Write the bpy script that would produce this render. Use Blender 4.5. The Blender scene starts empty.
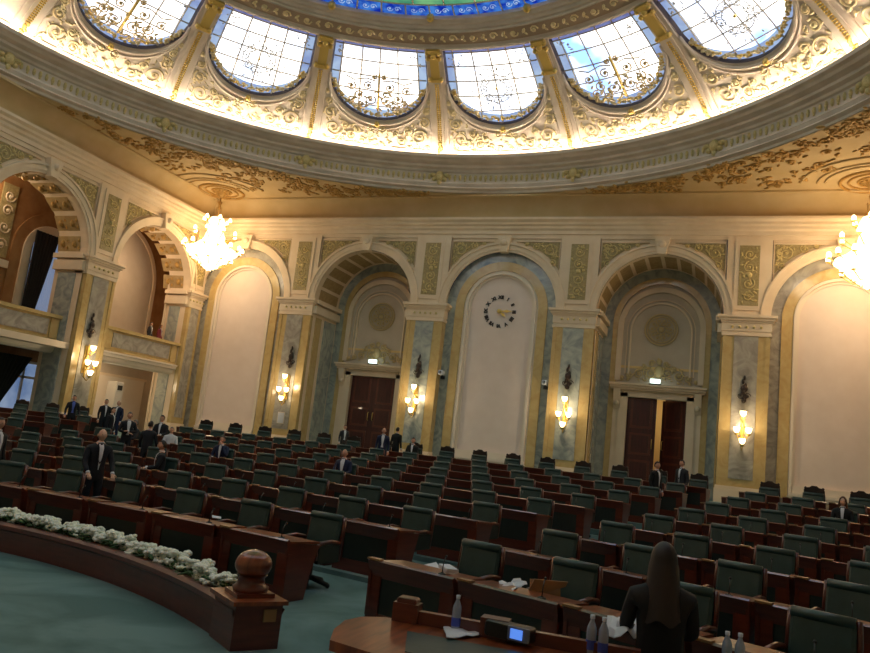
import bpy, math, random
from mathutils import Vector, Matrix
PI = math.pi
sin, cos, sqrt = math.sin, math.cos, math.sqrt
SC = bpy.context.scene
COL = SC.collection
rng = random.Random(7)

# ------------------------------------------------------------------ materials
MATS = {}
def lin(c):
    return tuple(((v/255)/12.92 if v/255 <= .04045 else ((v/255+.055)/1.055)**2.4) for v in c) + (1,)
def mat(name, col, rough=.6, metal=0., noise=None, bump=0., bscale=8., emit=None, spec=.5, coat=0., col2=None, trans=0., stretch=None, distort=0.):
    m = bpy.data.materials.new(name); m.use_nodes = True
    nt = m.node_tree; N = nt.nodes; L = nt.links
    b = N['Principled BSDF']
    b.inputs['Base Color'].default_value = lin(col)
    b.inputs['Roughness'].default_value = rough
    b.inputs['Metallic'].default_value = metal
    b.inputs['Specular IOR Level'].default_value = spec
    b.inputs['Coat Weight'].default_value = coat
    b.inputs['Transmission Weight'].default_value = trans
    if noise or bump:
        tc = N.new('ShaderNodeTexCoord'); mp = N.new('ShaderNodeMapping')
        L.new(tc.outputs['Object'], mp.inputs[0])
        if stretch: mp.inputs['Scale'].default_value = stretch
        nz = N.new('ShaderNodeTexNoise'); nz.inputs['Scale'].default_value = bscale
        nz.inputs['Detail'].default_value = 6; nz.inputs['Distortion'].default_value = distort
        L.new(mp.outputs[0], nz.inputs['Vector'])
        if noise:
            r = N.new('ShaderNodeValToRGB')
            r.color_ramp.elements[0].position = noise[0]; r.color_ramp.elements[1].position = noise[1]
            r.color_ramp.elements[0].color = lin(col); r.color_ramp.elements[1].color = lin(col2)
            L.new(nz.outputs['Fac'], r.inputs[0]); L.new(r.outputs[0], b.inputs['Base Color'])
        if bump:
            bp = N.new('ShaderNodeBump'); bp.inputs['Strength'].default_value = bump; bp.inputs['Distance'].default_value = .02
            L.new(nz.outputs['Fac'], bp.inputs['Height']); L.new(bp.outputs[0], b.inputs['Normal'])
    if emit:
        b.inputs['Emission Color'].default_value = lin(emit[0]); b.inputs['Emission Strength'].default_value = emit[1]
    MATS[name] = m
    return m

plaster = mat('cream_plaster', (236,216,190), .7, noise=(.35,.7), col2=(226,204,174), bscale=1.5)
plaster_w = mat('ivory_plaster', (236,222,206), .7, noise=(.3,.7), col2=(230,214,196), bscale=1.)
panelw = mat('fabric_wall_panel', (236,218,208), .9, noise=(.3,.7), col2=(230,211,200), bscale=2.)
coffer = mat('coffer_ground', (176,152,108), .7, noise=(.35,.65), col2=(160,134,90), bscale=6)
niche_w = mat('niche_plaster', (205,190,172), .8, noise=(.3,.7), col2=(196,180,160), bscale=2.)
yellow = mat('yellow_marble', (206,182,128), .25, noise=(.3,.75), col2=(190,158,102), bscale=2.2, distort=1.5, coat=.3)
blue = mat('blue_grey_marble', (186,190,180), .22, noise=(.34,.66), col2=(138,146,146), bscale=1.6, distort=2.0, coat=.3)
greym = mat('grey_veined_marble', (184,178,166), .22, noise=(.32,.68), col2=(146,140,132), bscale=1.6, distort=2.4, coat=.3)
olive = mat('olive_gold_ground', (176,158,112), .6, noise=(.4,.6), col2=(156,138,94), bscale=12)
gilt = mat('gilt_relief', (222,202,146), .5, metal=.1, noise=(.35,.65), col2=(198,176,118), bscale=20)
gold = mat('polished_gold', (224,190,106), .38, metal=.5)
palegold = mat('pale_gold_relief', (238,222,182), .5, metal=.05, noise=(.35,.65), col2=(226,204,156), bscale=14)
domeplaster = mat('dome_plaster', (226,212,198), .7, noise=(.3,.7), col2=(206,190,174), bscale=1.5)
ceilp = mat('ceiling_plaster', (206,182,140), .75, noise=(.3,.7), col2=(196,170,124), bscale=1.4)
ceilg = mat('ceiling_gilding', (196,158,92), .5, metal=.15, noise=(.35,.7), col2=(170,130,68), bscale=14)
oldgold = mat('aged_gold_scrollwork', (206,182,134), .6)
ringm = mat('ring_ground', (168,146,124), .7)
filig = mat('grey_filigree', (210,206,200), .6)
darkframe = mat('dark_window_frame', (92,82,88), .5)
muntin = mat('pale_glazing_bar', (214,204,190), .6)  # pale tone stands in for glare bleeding over the bars from bright panes
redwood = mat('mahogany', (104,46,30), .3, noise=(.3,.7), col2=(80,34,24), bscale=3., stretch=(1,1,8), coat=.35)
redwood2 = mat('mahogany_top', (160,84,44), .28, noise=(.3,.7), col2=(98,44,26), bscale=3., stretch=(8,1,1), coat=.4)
doorwood = mat('door_mahogany', (78,28,24), .4, noise=(.3,.7), col2=(56,18,16), bscale=3., stretch=(4,4,.6))
leather = mat('green_leather', (50,74,71), .33, noise=(.35,.7), col2=(41,64,61), bscale=6, bump=.15, spec=.5)
leatherd = mat('dark_green_leather', (24,38,34), .5, noise=(.3,.7), col2=(20,32,28), bscale=8)
carpet = mat('teal_carpet', (108,138,138), .95, noise=(.4,.6), col2=(78,110,110), bscale=1.1, bump=.0, distort=.6)
blackm = mat('black_plastic', (20,20,22), .4)
crestm = mat('dark_carved_wood', (48,30,22), .45, noise=(.3,.7), col2=(34,20,16), bscale=6)
chrome = mat('chrome', (190,190,190), .2, metal=1.)
paper = mat('white_paper', (222,222,228), .8)
paperb = mat('brown_card', (148,112,74), .8)
papery = mat('yellow_note', (214,186,96), .8)
tan = mat('tan_wood_cap', (150,112,72), .35)
suit = mat('dark_navy_suit', (22,24,34), .8)
suitb = mat('black_suit', (18,18,20), .8)
suitblue = mat('blue_suit', (24,34,66), .8)
greysuit = mat('grey_suit', (48,46,50), .8)
skin = mat('skin', (214,160,132), .6)
skinp = mat('pale_skin', (226,180,154), .6)
shirtw = mat('white_shirt', (220,220,226), .8)
shirtb = mat('blue_shirt', (86,104,190), .8)
tiem = mat('dark_tie', (40,38,52), .7)
hairg = mat('grey_hair', (118,110,100), .8)
hairb = mat('dark_brown_hair', (34,22,18), .55)
hairl = mat('light_brown_hair', (96,62,38), .7)
redcl = mat('red_dress', (122,40,52), .8)
eyem = mat('eye_dark', (16,14,14), .3)
petal = mat('white_petals', (250,250,240), .7, noise=(.45,.75), col2=(226,234,190), bscale=5)
leafm = mat('green_leaves', (58,92,42), .7, noise=(.35,.65), col2=(36,64,30), bscale=10)
soil = mat('planter_soil', (36,26,20), .95)
curtg = mat('dark_green_curtain', (34,40,28), .8, noise=(.35,.65), col2=(24,28,20), bscale=1.5, stretch=(1,6,.2))
curtb = mat('black_brown_curtain', (34,28,26), .85)
sheer = mat('sheer_white_curtain', (190,200,216), .9, emit=((150,176,220), .35))  # faint glow added to the cloth in place of daylight shining through
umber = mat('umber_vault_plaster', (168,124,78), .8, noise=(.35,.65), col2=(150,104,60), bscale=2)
waterb = mat('clear_bottle_plastic', (190,204,232), .1, trans=.35, spec=.8)
labelb = mat('blue_bottle_label', (60,84,190), .5)
capb = mat('white_bottle_cap', (210,216,230), .5)
bezelm = mat('grey_bezel', (120,128,146), .5)
screen = mat('lit_blue_screen', (90,140,230), .3, emit=((96,150,255), .9))
exitm = mat('lit_exit_sign', (240,255,250), .4, emit=((226,255,244), 4.))
bulb = mat('lamp_glass_lit', (255,236,200), .3, emit=((255,222,166), 9.))
crystal = mat('lit_crystal', (255,240,214), .2, emit=((255,226,176), 3.5))
cove_m = mat('cove_light_tube', (255,244,224), .5, emit=((255,234,204), 78.))
corr = mat('corridor_wall', (230,200,140), .8)

def glassmat(name, c1, c2, strength, scale=1.2, lo=.35, hi=.65):
    m = bpy.data.materials.new(name); m.use_nodes = True
    nt = m.node_tree; N = nt.nodes; L = nt.links
    for n in list(N): N.remove(n)
    out = N.new('ShaderNodeOutputMaterial'); e = N.new('ShaderNodeEmission'); tc = N.new('ShaderNodeTexCoord')
    nz = N.new('ShaderNodeTexNoise'); nz.inputs['Scale'].default_value = scale; nz.inputs['Detail'].default_value = 3
    r = N.new('ShaderNodeValToRGB')
    r.color_ramp.elements[0].position = lo; r.color_ramp.elements[1].position = hi
    r.color_ramp.elements[0].color = lin(c1); r.color_ramp.elements[1].color = lin(c2)
    L.new(tc.outputs['Object'], nz.inputs['Vector']); L.new(nz.outputs['Fac'], r.inputs[0]); L.new(r.outputs[0], e.inputs[0])
    e.inputs[1].default_value = strength; L.new(e.outputs[0], out.inputs[0])
    MATS[name] = m
    return m
GW = 3.3
gl_main = glassmat('daylit_frosted_glass', (122,160,216), (255,252,248), GW, .45, .34, .56)
gl_edge = glassmat('daylit_lilac_glass', (150,170,220), (190,214,244), .95, 1.2)
gl_band = glassmat('daylit_violet_glass', (130,136,196), (150,160,220), .75, 2.)
gl_blue = glassmat('daylit_blue_glass', (18,50,190), (80,150,245), .8, 3.)
gl_green = glassmat('daylit_green_glass', (70,160,130), (150,220,150), .8, .8)
gl_side = glassmat('daylit_side_window', (120,150,200), (190,210,240), .55, .8)

# ------------------------------------------------------------------ mesh builder
class MB:
    def __init__(s): s.v=[]; s.f=[]; s.m=[]; s.s=[]
    def add(s, vs, fs, mi=0, sm=False):
        o=len(s.v); s.v += [tuple(p) for p in vs]
        for f in fs: s.f.append([i+o for i in f]); s.m.append(mi); s.s.append(sm)
        return s
    def box(s, c, d, rz=0, mi=0, rx=0):
        M = Matrix.Rotation(rz,3,'Z') @ Matrix.Rotation(rx,3,'X')
        vs=[Vector(c)+M@Vector((x*d[0]/2,y*d[1]/2,z*d[2]/2)) for x in(-1,1) for y in(-1,1) for z in(-1,1)]
        return s.add(vs,[(0,1,3,2),(4,6,7,5),(0,4,5,1),(2,3,7,6),(0,2,6,4),(1,5,7,3)],mi)
    def wbox(s, W, u0,u1,n0,n1,z0,z1, mi=0):
        vs=[W(u,n,z) for u in(u0,u1) for n in(n0,n1) for z in(z0,z1)]
        return s.add(vs,[(0,1,3,2),(4,6,7,5),(0,4,5,1),(2,3,7,6),(0,2,6,4),(1,5,7,3)],mi)
    def rbox(s, c, d, r=.03, seg=3, mi=0, M=None):   # rounded in x-z outline, extruded in y with soft edge
        hx,hy,hz=d[0]/2,d[1]/2,d[2]/2; ring=[]
        for (sx,sz,a0) in ((1,1,0),(-1,1,PI/2),(-1,-1,PI),(1,-1,1.5*PI)):
            for i in range(seg+1):
                a=a0+PI/2*i/seg; ring.append((sx*(hx-r)+r*cos(a), sz*(hz-r)+r*sin(a)))
        n=len(ring); vs=[]; e=min(r*.6,hy*.6)
        for (y,k) in ((-hy,1-e/max(hx,hz)),(-hy+e,1),(hy-e,1),(hy,1-e/max(hx,hz))):
            for (x,z) in ring: vs.append((x*k,y,z*k))
        M = M or Matrix.Identity(3)
        vs=[Vector(c)+M@Vector(p) for p in vs]
        fs=[[j*n+i,j*n+(i+1)%n,(j+1)*n+(i+1)%n,(j+1)*n+i] for j in range(3) for i in range(n)]
        fs+= [list(range(n))[::-1], list(range(3*n,4*n))]
        return s.add(vs,fs,mi,False)
    def prism(s, f, poly, t0, t1, mi=0):
        n=len(poly); vs=[f(a,b,t0) for a,b in poly]+[f(a,b,t1) for a,b in poly]
        return s.add(vs,[[i,(i+1)%n,n+(i+1)%n,n+i] for i in range(n)]+[list(range(n))[::-1],list(range(n,2*n))],mi)
    def grid(s, P, nu, nv, mi=0, sm=True, closeu=False):
        vs=[P(i/nu,j/nv) for j in range(nv+1) for i in range(nu+(0 if closeu else 1))]
        w=nu+(0 if closeu else 1)
        fs=[[j*w+i, j*w+(i+1)%w if closeu else j*w+i+1, (j+1)*w+((i+1)%w if closeu else i+1), (j+1)*w+i] for j in range(nv) for i in range(nu)]
        return s.add(vs,fs,mi,sm)
    def lathe(s, prof, n=16, c=(0,0,0), mi=0, sm=True, a0=0, a1=2*PI):
        full=abs(a1-a0-2*PI)<1e-6
        P=lambda u,v: None
        k=len(prof)-1; w=n if full else n+1; vs=[]
        for (r,z) in prof:
            for i in range(w):
                a=a0+(a1-a0)*i/n; vs.append((c[0]+r*cos(a),c[1]+r*sin(a),c[2]+z))
        fs=[[j*w+i,j*w+(i+1)%w,(j+1)*w+(i+1)%w,(j+1)*w+i] for j in range(k) for i in range(n)]
        return s.add(vs,fs,mi,sm)
    def tube(s, pts, r, n=6, mi=0, closed=False, r1=None):
        pts=[Vector(p) for p in pts]; m=len(pts); vs=[]
        up=Vector((0,0,1))
        prev=None
        for i,p in enumerate(pts):
            a=pts[(i-1)%m] if (closed or i>0) else p; b=pts[(i+1)%m] if (closed or i<m-1) else p
            t=(b-a); t = t.normalized() if t.length>1e-9 else Vector((0,0,1))
            if prev is None: x=t.cross(up) if abs(t.z)<.95 else t.cross(Vector((1,0,0)))
            else: x=prev-t*prev.dot(t)
            if x.length<1e-6: x=t.orthogonal()
            x.normalize(); prev=x; y=t.cross(x)
            rr=r if r1 is None else r+(r1-r)*i/(m-1)
            for k in range(n):
                q=2*PI*k/n; vs.append(p+x*rr*cos(q)+y*rr*sin(q))
        e=m if closed else m-1
        fs=[[i*n+k,i*n+(k+1)%n,((i+1)%m)*n+(k+1)%n,((i+1)%m)*n+k] for i in range(e) for k in range(n)]
        if not closed: fs+=[list(range(n))[::-1],list(range((m-1)*n,m*n))]
        return s.add(vs,fs,mi,True)
    def ball(s, c, r, nu=8, nv=6, mi=0, M=None):
        r = r if hasattr(r,'__len__') else (r,r,r)
        vs=[];M=M or Matrix.Identity(3)
        vs.append(Vector(c)+M@Vector((0,0,-r[2])))
        for j in range(1,nv):
            a=-PI/2+PI*j/nv
            for i in range(nu):
                q=2*PI*i/nu; vs.append(Vector(c)+M@Vector((r[0]*cos(a)*cos(q),r[1]*cos(a)*sin(q),r[2]*sin(a))))
        vs.append(Vector(c)+M@Vector((0,0,r[2])))
        fs=[[0,1+(i+1)%nu,1+i] for i in range(nu)]
        for j in range(nv-2):
            for i in range(nu): fs.append([1+j*nu+i,1+j*nu+(i+1)%nu,1+(j+1)*nu+(i+1)%nu,1+(j+1)*nu+i])
        t=len(vs)-1; o=1+(nv-2)*nu
        fs+=[[t,o+i,o+(i+1)%nu] for i in range(nu)]
        return s.add(vs,fs,mi,True)
    def mesh(s, name, mats):
        me=bpy.data.meshes.new(name); me.from_pydata(s.v,[],s.f)
        for m in (mats if isinstance(mats,(list,tuple)) else [mats]): me.materials.append(m)
        me.polygons.foreach_set('material_index',s.m); me.polygons.foreach_set('use_smooth',s.s)
        me.update(); return me
    def build(s, name, mats, parent=None, loc=(0,0,0), rz=0):
        o=bpy.data.objects.new(name,s.mesh(name,mats)); COL.objects.link(o)
        o.location=loc; o.rotation_euler=(0,0,rz)
        if parent: o.parent=parent
        return o
def tag(o,label=None,cat=None,group=None,kind=None):
    if label: o['label']=label
    if cat: o['category']=cat
    if group: o['group']=group
    if kind: o['kind']=kind
    return o
def empty(name, loc=(0,0,0), rz=0):
    o=bpy.data.objects.new(name,None); COL.objects.link(o); o.location=loc; o.rotation_euler=(0,0,rz); return o
def kids(o): return [c for c in CH.get(o.name,[])]
CH={}
def copy_tree(o, loc, rz, label):
    c=o.copy(); COL.objects.link(c); c.location=loc; c.rotation_euler=(0,0,rz); c['label']=label
    for ch in list(o.children):
        d=ch.copy(); COL.objects.link(d); d.parent=c
        for g in list(ch.children):
            e=g.copy(); COL.objects.link(e); e.parent=d
    return c
def struct(mb, name, mats, label=None, parent=None):
    o=mb.build(name,mats,parent)
    if parent is None: o['kind']='structure'
    return o

# ------------------------------------------------------------------ dimensions (metres)
HX=15.44; YF=-31.8; YC=-15.89
SP=8.1; AR=2.42; ZC=11.96
FL=.34; FS=.78                 # floor level, furniture scale (everything is enlarged by 1/FS at the end)
FB=.76+FL                      # floor at the back wall
def WB(u,n,z): return (u,-n,z)
def WL(u,n,z): return (-HX+n,u,z)

def scroll(mb, P, cu, cv, r, turns=1.6, sgn=1, a0=0., tr=.03, off=.02, mi=0, n=22, tail=None):
    pts=[]
    for i in range(n+1):
        t=i/n; a=a0+sgn*turns*2*PI*t; q=r*(1-t)**.8*.95+.04*r
        pts.append(P(cu+q*cos(a),cv+q*sin(a),off))
    mb.tube(pts,tr,5,mi,r1=tr*.7)
    mb.ball(P(cu,cv,off),tr*2.1,6,4,mi)
def leafb(mb, P, u, v, a, l, w=.4, off=.02, mi=0):
    p=Vector(P(u,v,off)); q=Vector(P(u+.1*cos(a),v+.1*sin(a),off)); t=(q-p).normalized(); nrm=(Vector(P(u,v,off+.1))-p).normalized()
    b=nrm.cross(t); M=Matrix((t,b,nrm)).transposed()
    mb.ball(p,(l,l*w,l*.35),6,4,mi,M)
def ornament(mb, P, pts, inside, seed, r0=.35, tr=.03, off=.02, mi=0, nleaf=60, ubox=None):
    """scroll work with leaves inside a region"""
    R=random.Random(seed)
    for (u,v,r,sg,a0) in pts: scroll(mb,P,u,v,r,1.7,sg,a0,tr,off,mi)
    u0,u1,v0,v1=ubox
    k=0
    for _ in range(nleaf*6):
        u=R.uniform(u0,u1); v=R.uniform(v0,v1)
        if not inside(u,v): continue
        if any(abs(math.hypot(u-a,v-b))<r*.6 for a,b,r,_,_ in pts): continue
        leafb(mb,P,u,v,R.uniform(0,2*PI),R.uniform(.06,.12)*r0/.35,.45,off,mi); k+=1
        if k>=nleaf: break

def arch_band(mb, W, uc, r0, r1, n0, n1, zb, mi=0, seg=28, zs=SP):
    """inverted U band between radii r0<r1, faces at n1 (front), legs down to zb"""
    path=[(-1,zb)]+[None]*(seg+1)+[(1,zb)]
    def pt(k,r):
        if k==0: return (uc-r,zb)
        if k==seg+2: return (uc+r,zb)
        a=PI-PI*(k-1)/seg; return (uc+r*cos(a),zs+r*sin(a))
    vs=[];fs=[]
    for k in range(seg+3):
        for (r,n) in ((r0,n0),(r0,n1),(r1,n1),(r1,n0)):
            u,z=pt(k,r); vs.append(W(u,n,z))
    for k in range(seg+2):
        for j in range(3): fs.append([k*4+j,k*4+j+1,(k+1)*4+j+1,(k+1)*4+j])
    mb.add(vs,fs,mi,False)
def arch_fill(mb, W, uc, r, n, zb, mi=0, seg=24, zs=SP):
    pts=[(uc-r,zb)]+[(uc+r*cos(PI-PI*i/seg),zs+r*sin(PI*i/seg)) for i in range(seg+1)]+[(uc+r,zb)]
    vs=[W(u,n,z) for u,z in pts]+[W(uc,n,zb)]
    fs=[[i,i+1,len(vs)-1] for i in range(len(pts)-1)]
    mb.add(vs,fs,mi)
def spandrel(mb, W, uc, n, ztop, half, mi=0, seg=28, r=AR, zs=SP):
    us=[uc+r*cos(PI-PI*i/seg) for i in range(seg+1)]
    vs=[]
    for u in us:
        h=sqrt(max(0,r*r-(u-uc)**2)); vs+= [W(u,n,zs+h),W(u,n,ztop)]
    mb.add(vs,[[2*i,2*i+2,2*i+3,2*i+1] for i in range(seg)],mi)

def entab_bits(W, u0, u1, wall, nm):
    mb=MB()
    # fascia mouldings : profile in (n,z)
    prof=[(0,11.12),(.06,11.12),(.06,11.28),(.12,11.30),(.12,11.45),(.2,11.52),(.2,11.62),(.3,11.68),(.3,11.78),(.42,11.86),(.42,11.96),(.0,11.96)]
    mb.prism(lambda a,b,t: W(t,a,b),prof,u0,u1)
    struct(mb,nm,plaster)
def cove(W,u0,u1,nm):
    mb=MB()
    mb.grid(lambda s,t: W(u0+(u1-u0)*s, .12+.62*(1-cos(t*PI/2)), 11.96+.89*sin(t*PI/2)),2,10)
    mb.wbox(W,u0,u1,.66,.8,12.78,12.86)
    struct(mb,nm,ceilp)

def pier(W, uc, w, nm, marble, zb):
    """pilaster: plinth, shaft, inset marble slab, capital, frieze block with relief panel"""
    mb=MB(); h=w/2
    mb.wbox(W,uc-h-.06,uc+h+.06,-.4,.3,zb,zb+.5,0)
    mb.wbox(W,uc-h-.03,uc+h+.03,-.4,.27,zb+.5,zb+.62,0)
    mb.wbox(W,uc-h,uc+h,-.4,.2,zb+.62,7.34,1)
    for a,b in ((-h,-h+.16),(h-.16,h)): mb.wbox(W,uc+a,uc+b,.2,.23,zb+.62,7.34,1)
    mb.wbox(W,uc-.42,uc+.42,.2,.225,zb+.9,7.3,2)
    # capital
    for (z0,z1,e) in ((7.32,7.42,.05),(7.42,7.5,.02),(7.5,7.82,.05),(7.82,7.9,.09),(7.9,8.0,.15),(8.0,8.1,.22)):
        mb.wbox(W,uc-h-e,uc+h+e,-.4,.2+e,z0,z1,0)
    for k in range(5):
        mb.ball(W(uc-.5+.25*k,.27,7.66),.055,8,5,3)
    # frieze block
    mb.wbox(W,uc-h+.03,uc+h-.03,-.4,.12,8.1,11.2,0)
    mb.wbox(W,uc-.52,uc+.52,.12,.16,8.32,11.05,0)
    mb.wbox(W,uc-.36,uc+.36,.14,.175,8.5,10.86,4)
    P=lambda u,v,o: W(uc+u,.175+o,v)
    pts=[(0,8.85,.2,1,0),(0,9.35,.22,-1,1),(0,10.0,.2,1,2),(0,10.5,.2,-1,0)]
    ornament(mb,P,pts,lambda u,v: True,int(abs(uc)*10),.3,.026,.01,3,26,(-.3,.3,8.6,10.8))
    mb.ball(P(0,9.7,0),(.11,.06,.11),8,6,3)
    struct(mb,nm,[plaster,yellow,marble,gilt,olive])

def bay_face(W, uc, nm, seed, extra=0):
    """wall above an arch with archivolt, relief corner panels and keystone"""
    mb=MB()
    spandrel(mb,W,uc,.0,11.2,AR)
    arch_band(mb,W,uc,AR,AR+.10,-.02,.10,SP)
    arch_band(mb,W,uc,AR+.10,AR+.34,-.02,.14,SP)
    arch_band(mb,W,uc,AR+.30,AR+.38,-.02,.2,SP)
    ztop=10.98; ro=AR+.5
    for sg in (-1,1):
        # olive relief panel between arch and frame
        us=[.32+(2.36-.32)*i/14 for i in range(15)]
        vs=[]
        for u in us:
            zz=SP+sqrt(max(0,ro*ro-u*u)); vs+=[W(uc+sg*u,.03,min(zz,ztop)),W(uc+sg*u,.03,ztop)]
        mb.add(vs,[[2*i,2*i+2,2*i+3,2*i+1] for i in range(14)],2)
        P=lambda u,v,o: W(uc+sg*u,.03+o,v)
        def ins(u,v): return u*u+(v-SP)**2>(ro+.12)**2
        pts=[(1.98,10.6,.3,1,0),(1.35,10.78,.16,-1,1),(2.1,10.05,.17,-1,2),(.95,10.86,.09,1,0)]
        ornament(mb,P,pts,ins,seed+sg,.28,.026,.012,1,34,(.5,2.3,9.6,10.92))
        mb.tube([W(uc+sg*.5,.05,ztop),W(uc+sg*2.4,.05,ztop),W(uc+sg*2.4,.05,9.78)],.035,5,0)
    # keystone
    mb.prism(lambda a,b,t: W(uc+a,t,b),[(-.16,SP+AR-.06),(.16,SP+AR-.06),(.3,11.14),(-.3,11.14)],-.02,.3,0)
    mb.ball(W(uc,.3,10.86),(.17,.1,.14),8,6,0)
    struct(mb,nm,[plaster,gilt,olive])

def blind_bay(W, uc, nm, pr, marb):
    mb=MB()
    z=FB
    arch_band(mb,W,uc,2.02,AR+.05,-.6,-.22,z,1)       # marble band
    arch_band(mb,W,uc,1.64,2.03,-.6,-.16,z,2)         # yellow band
    arch_band(mb,W,uc,pr+.16,1.66,-.6,-.20,z,0)
    arch_band(mb,W,uc,pr+.10,pr+.2,-.6,-.12,z,0)
    arch_band(mb,W,uc,pr,pr+.11,-.6,-.24,z,0)
    mb.wbox(W,uc-1.66,uc+1.66,-.6,-.1,z,1.62,0)
    mb.wbox(W,uc-1.62,uc+1.62,-.6,-.06,1.62,1.74,0)
    mb.wbox(W,uc-1.5,uc+1.5,-.6,-.16,1.74,1.98,0)
    arch_fill(mb,W,uc,pr+.02,-.3,1.96,3)
    struct(mb,nm,[plaster_w,marb,yellow,panelw])

# ------------------------------------------------------------------ back wall
for i,(uc,m) in enumerate(((-9.75,greym),(-3.25,blue),(3.25,blue),(9.75,greym))):
    pier(WB,uc,1.66,'trim_%d'%(10+i),m,FB)
for i,uc in enumerate((-13,-6.5,0,6.5,13)):
    bay_face(WB,uc,'wall_back' if i==0 else 'wall_back.%03d'%i,40+i*3)
blind_bay(WB,-13,'wall_back.005',1.42,greym)
blind_bay(WB,0,'wall_back.006',1.36,blue)
blind_bay(WB,13,'wall_back.007',1.42,greym)
mb=MB(); mb.box((-15.75,.25,6.4),(.7,.5,11.2)); mb.wbox(WB,-15.5,-15.42,-.4,.05,8.0,11.96); struct(mb,'wall_back.008',plaster)
entab_bits(WB,-HX,HX,'b','trim_20'); cove(WB,-HX,HX,'ceiling.001')

ND=2.35   # niche depth
def door_niche(uc, idx, marb):
    W=WB; mb=MB()
    # vault soffit + jambs
    def Pv(s,t):
        k=s*34
        n=.02-(ND+.02)*t
        Q=AR-.02
        if k<3: return W(uc-Q,n,FB+(SP-FB)*k/3)
        if k>31: return W(uc+Q,n,SP-(SP-FB)*(k-31)/3)
        a=PI-PI*(k-3)/28; return W(uc+Q*cos(a),n,SP+Q*sin(a))
    mb.grid(Pv,34,2,0,False)
    # coffers on the vault and marble panels on the jambs
    for k in range(12):
        a=PI*(k+.5)/12
        for t0,t1 in ((.25,ND-.3),):
            vs=[]
            for da in (-.1,.1):
                for n in (-t0,-t1):
                    rr=AR-.03; vs.append(W(uc+rr*cos(a+da),n,SP+rr*sin(a+da)))
            mb.add(vs,[[0,1,3,2]],5)
    for sg in (-1,1):
        mb.wbox(W,uc+sg*(AR-.04)-.03,uc+sg*(AR-.04)+.03,-.75,-.25,1.4,7.3,4)
        mb.wbox(W,uc+sg*(AR-.04)-.03,uc+sg*(AR-.04)+.03,-ND+.2,-1.1,1.4,7.3,1)
        mb.wbox(W,uc+sg*(AR-.1)-.1,uc+sg*(AR-.1)+.1,-ND,.1,7.45,7.8,0)
        mb.wbox(W,uc+sg*(AR-.14)-.14,uc+sg*(AR-.14)+.14,-ND,.12,7.9,8.08,0)
    # end wall: yellow surround, inner arch, tympanum
    D=-ND
    hw=1.19; top=4.92
    arch_band(mb,W,uc,1.98,AR+.05,D-.2,D+.06,FB,1)
    arch_band(mb,W,uc,1.74,2.0,D-.2,D+.10,FB,4)
    arch_band(mb,W,uc,1.56,1.78,D-.2,D+.14,5.6,0,zs=7.9)
    arch_fill(mb,W,uc,2.05,D+.01,5.5,2,zs=8.1)
    arch_band(mb,W,uc,1.2,1.27,D,D+.1,5.9,0,zs=7.75)
    arch_band(mb,W,uc,1.36,1.40,D,D+.07,5.9,0,zs=7.75)
    # wall beside & above the door
    mb.wbox(W,uc-2.0,uc-hw,D-.3,D+.04,FB,5.6,2); mb.wbox(W,uc+hw,uc+2.0,D-.3,D+.04,FB,5.6,2)
    mb.wbox(W,uc-hw,uc+hw,D-.3,D+.04,top,5.6,2)
    # door case
    for sg in (-1,1):
        mb.wbox(W,uc+sg*(hw+.16)-.17,uc+sg*(hw+.16)+.17,D,D+.2,FB,top+.16,0)
        mb.wbox(W,uc+sg*(hw+.44)-.13,uc+sg*(hw+.44)+.13,D,D+.13,FB,top+.1,0)
        mb.prism(lambda a,b,t: W(uc+sg*(hw+.42)+t,D+a,b),[(.1,4.4),(.2,4.4),(.34,4.75),(.46,5.2),(.1,5.2)],-.14,.14,0)
        mb.ball(W(uc+sg*(hw+.42),D+.3,4.62),(.12,.1,.12),8,6,0)
    mb.wbox(W,uc-hw-.33,uc+hw+.33,D,D+.2,top,top+.3,0)
    for z0,z1,e in ((5.2,5.28,.3),(5.28,5.38,.4),(5.38,5.46,.5)):
        mb.wbox(W,uc-hw-.6-e*.3,uc+hw+.6+e*.3,D,D+.1+e,z0,z1,0)
    # rosette
    for r,tr in ((.66,.04),(.56,.03),(.2,.03)):
        mb.tube([W(uc+r*cos(2*PI*i/28),D+.06,7.86+r*sin(2*PI*i/28)) for i in range(28)],tr,5,3,True)
    P=lambda u,v,o: W(uc+u,D+.05+o,v)
    for k in range(10):
        a=2*PI*k/10; scroll(mb,P,.38*cos(a),7.86+.38*sin(a),.13,1.3,1 if k%2 else -1,a,.022,.02,3,14)
        leafb(mb,P,.24*cos(a+.3),7.86+.24*sin(a+.3),a,.08,.5,.03,3)
    mb.ball(P(0,7.86,.02),(.13,.08,.13),8,6,3)
    # cartouche over the door
    pts=[]
    for sg in (-1,1):
        pts+=[(sg*.34,6.0,.22,sg,0),(sg*.8,5.92,.2,-sg,1),(sg*1.2,5.82,.14,sg,2),(sg*.3,6.4,.14,-sg,0),(sg*1.5,5.72,.09,-sg,0),(sg*.62,6.22,.12,sg,2)]
    ornament(mb,P,pts,lambda u,v: v<6.72-abs(u)*.62,idx,.3,.032,.02,3,60,(-1.55,1.55,5.62,6.6))
    mb.ball(P(0,6.05,.02),(.2,.09,.27),10,8,3); mb.ball(P(0,6.5,.02),(.12,.06,.12),8,6,3)
    struct(mb,'wall_back.%03d'%(20+idx),[plaster,blue,niche_w,oldgold,yellow,coffer])
    return D,hw,top
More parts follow.
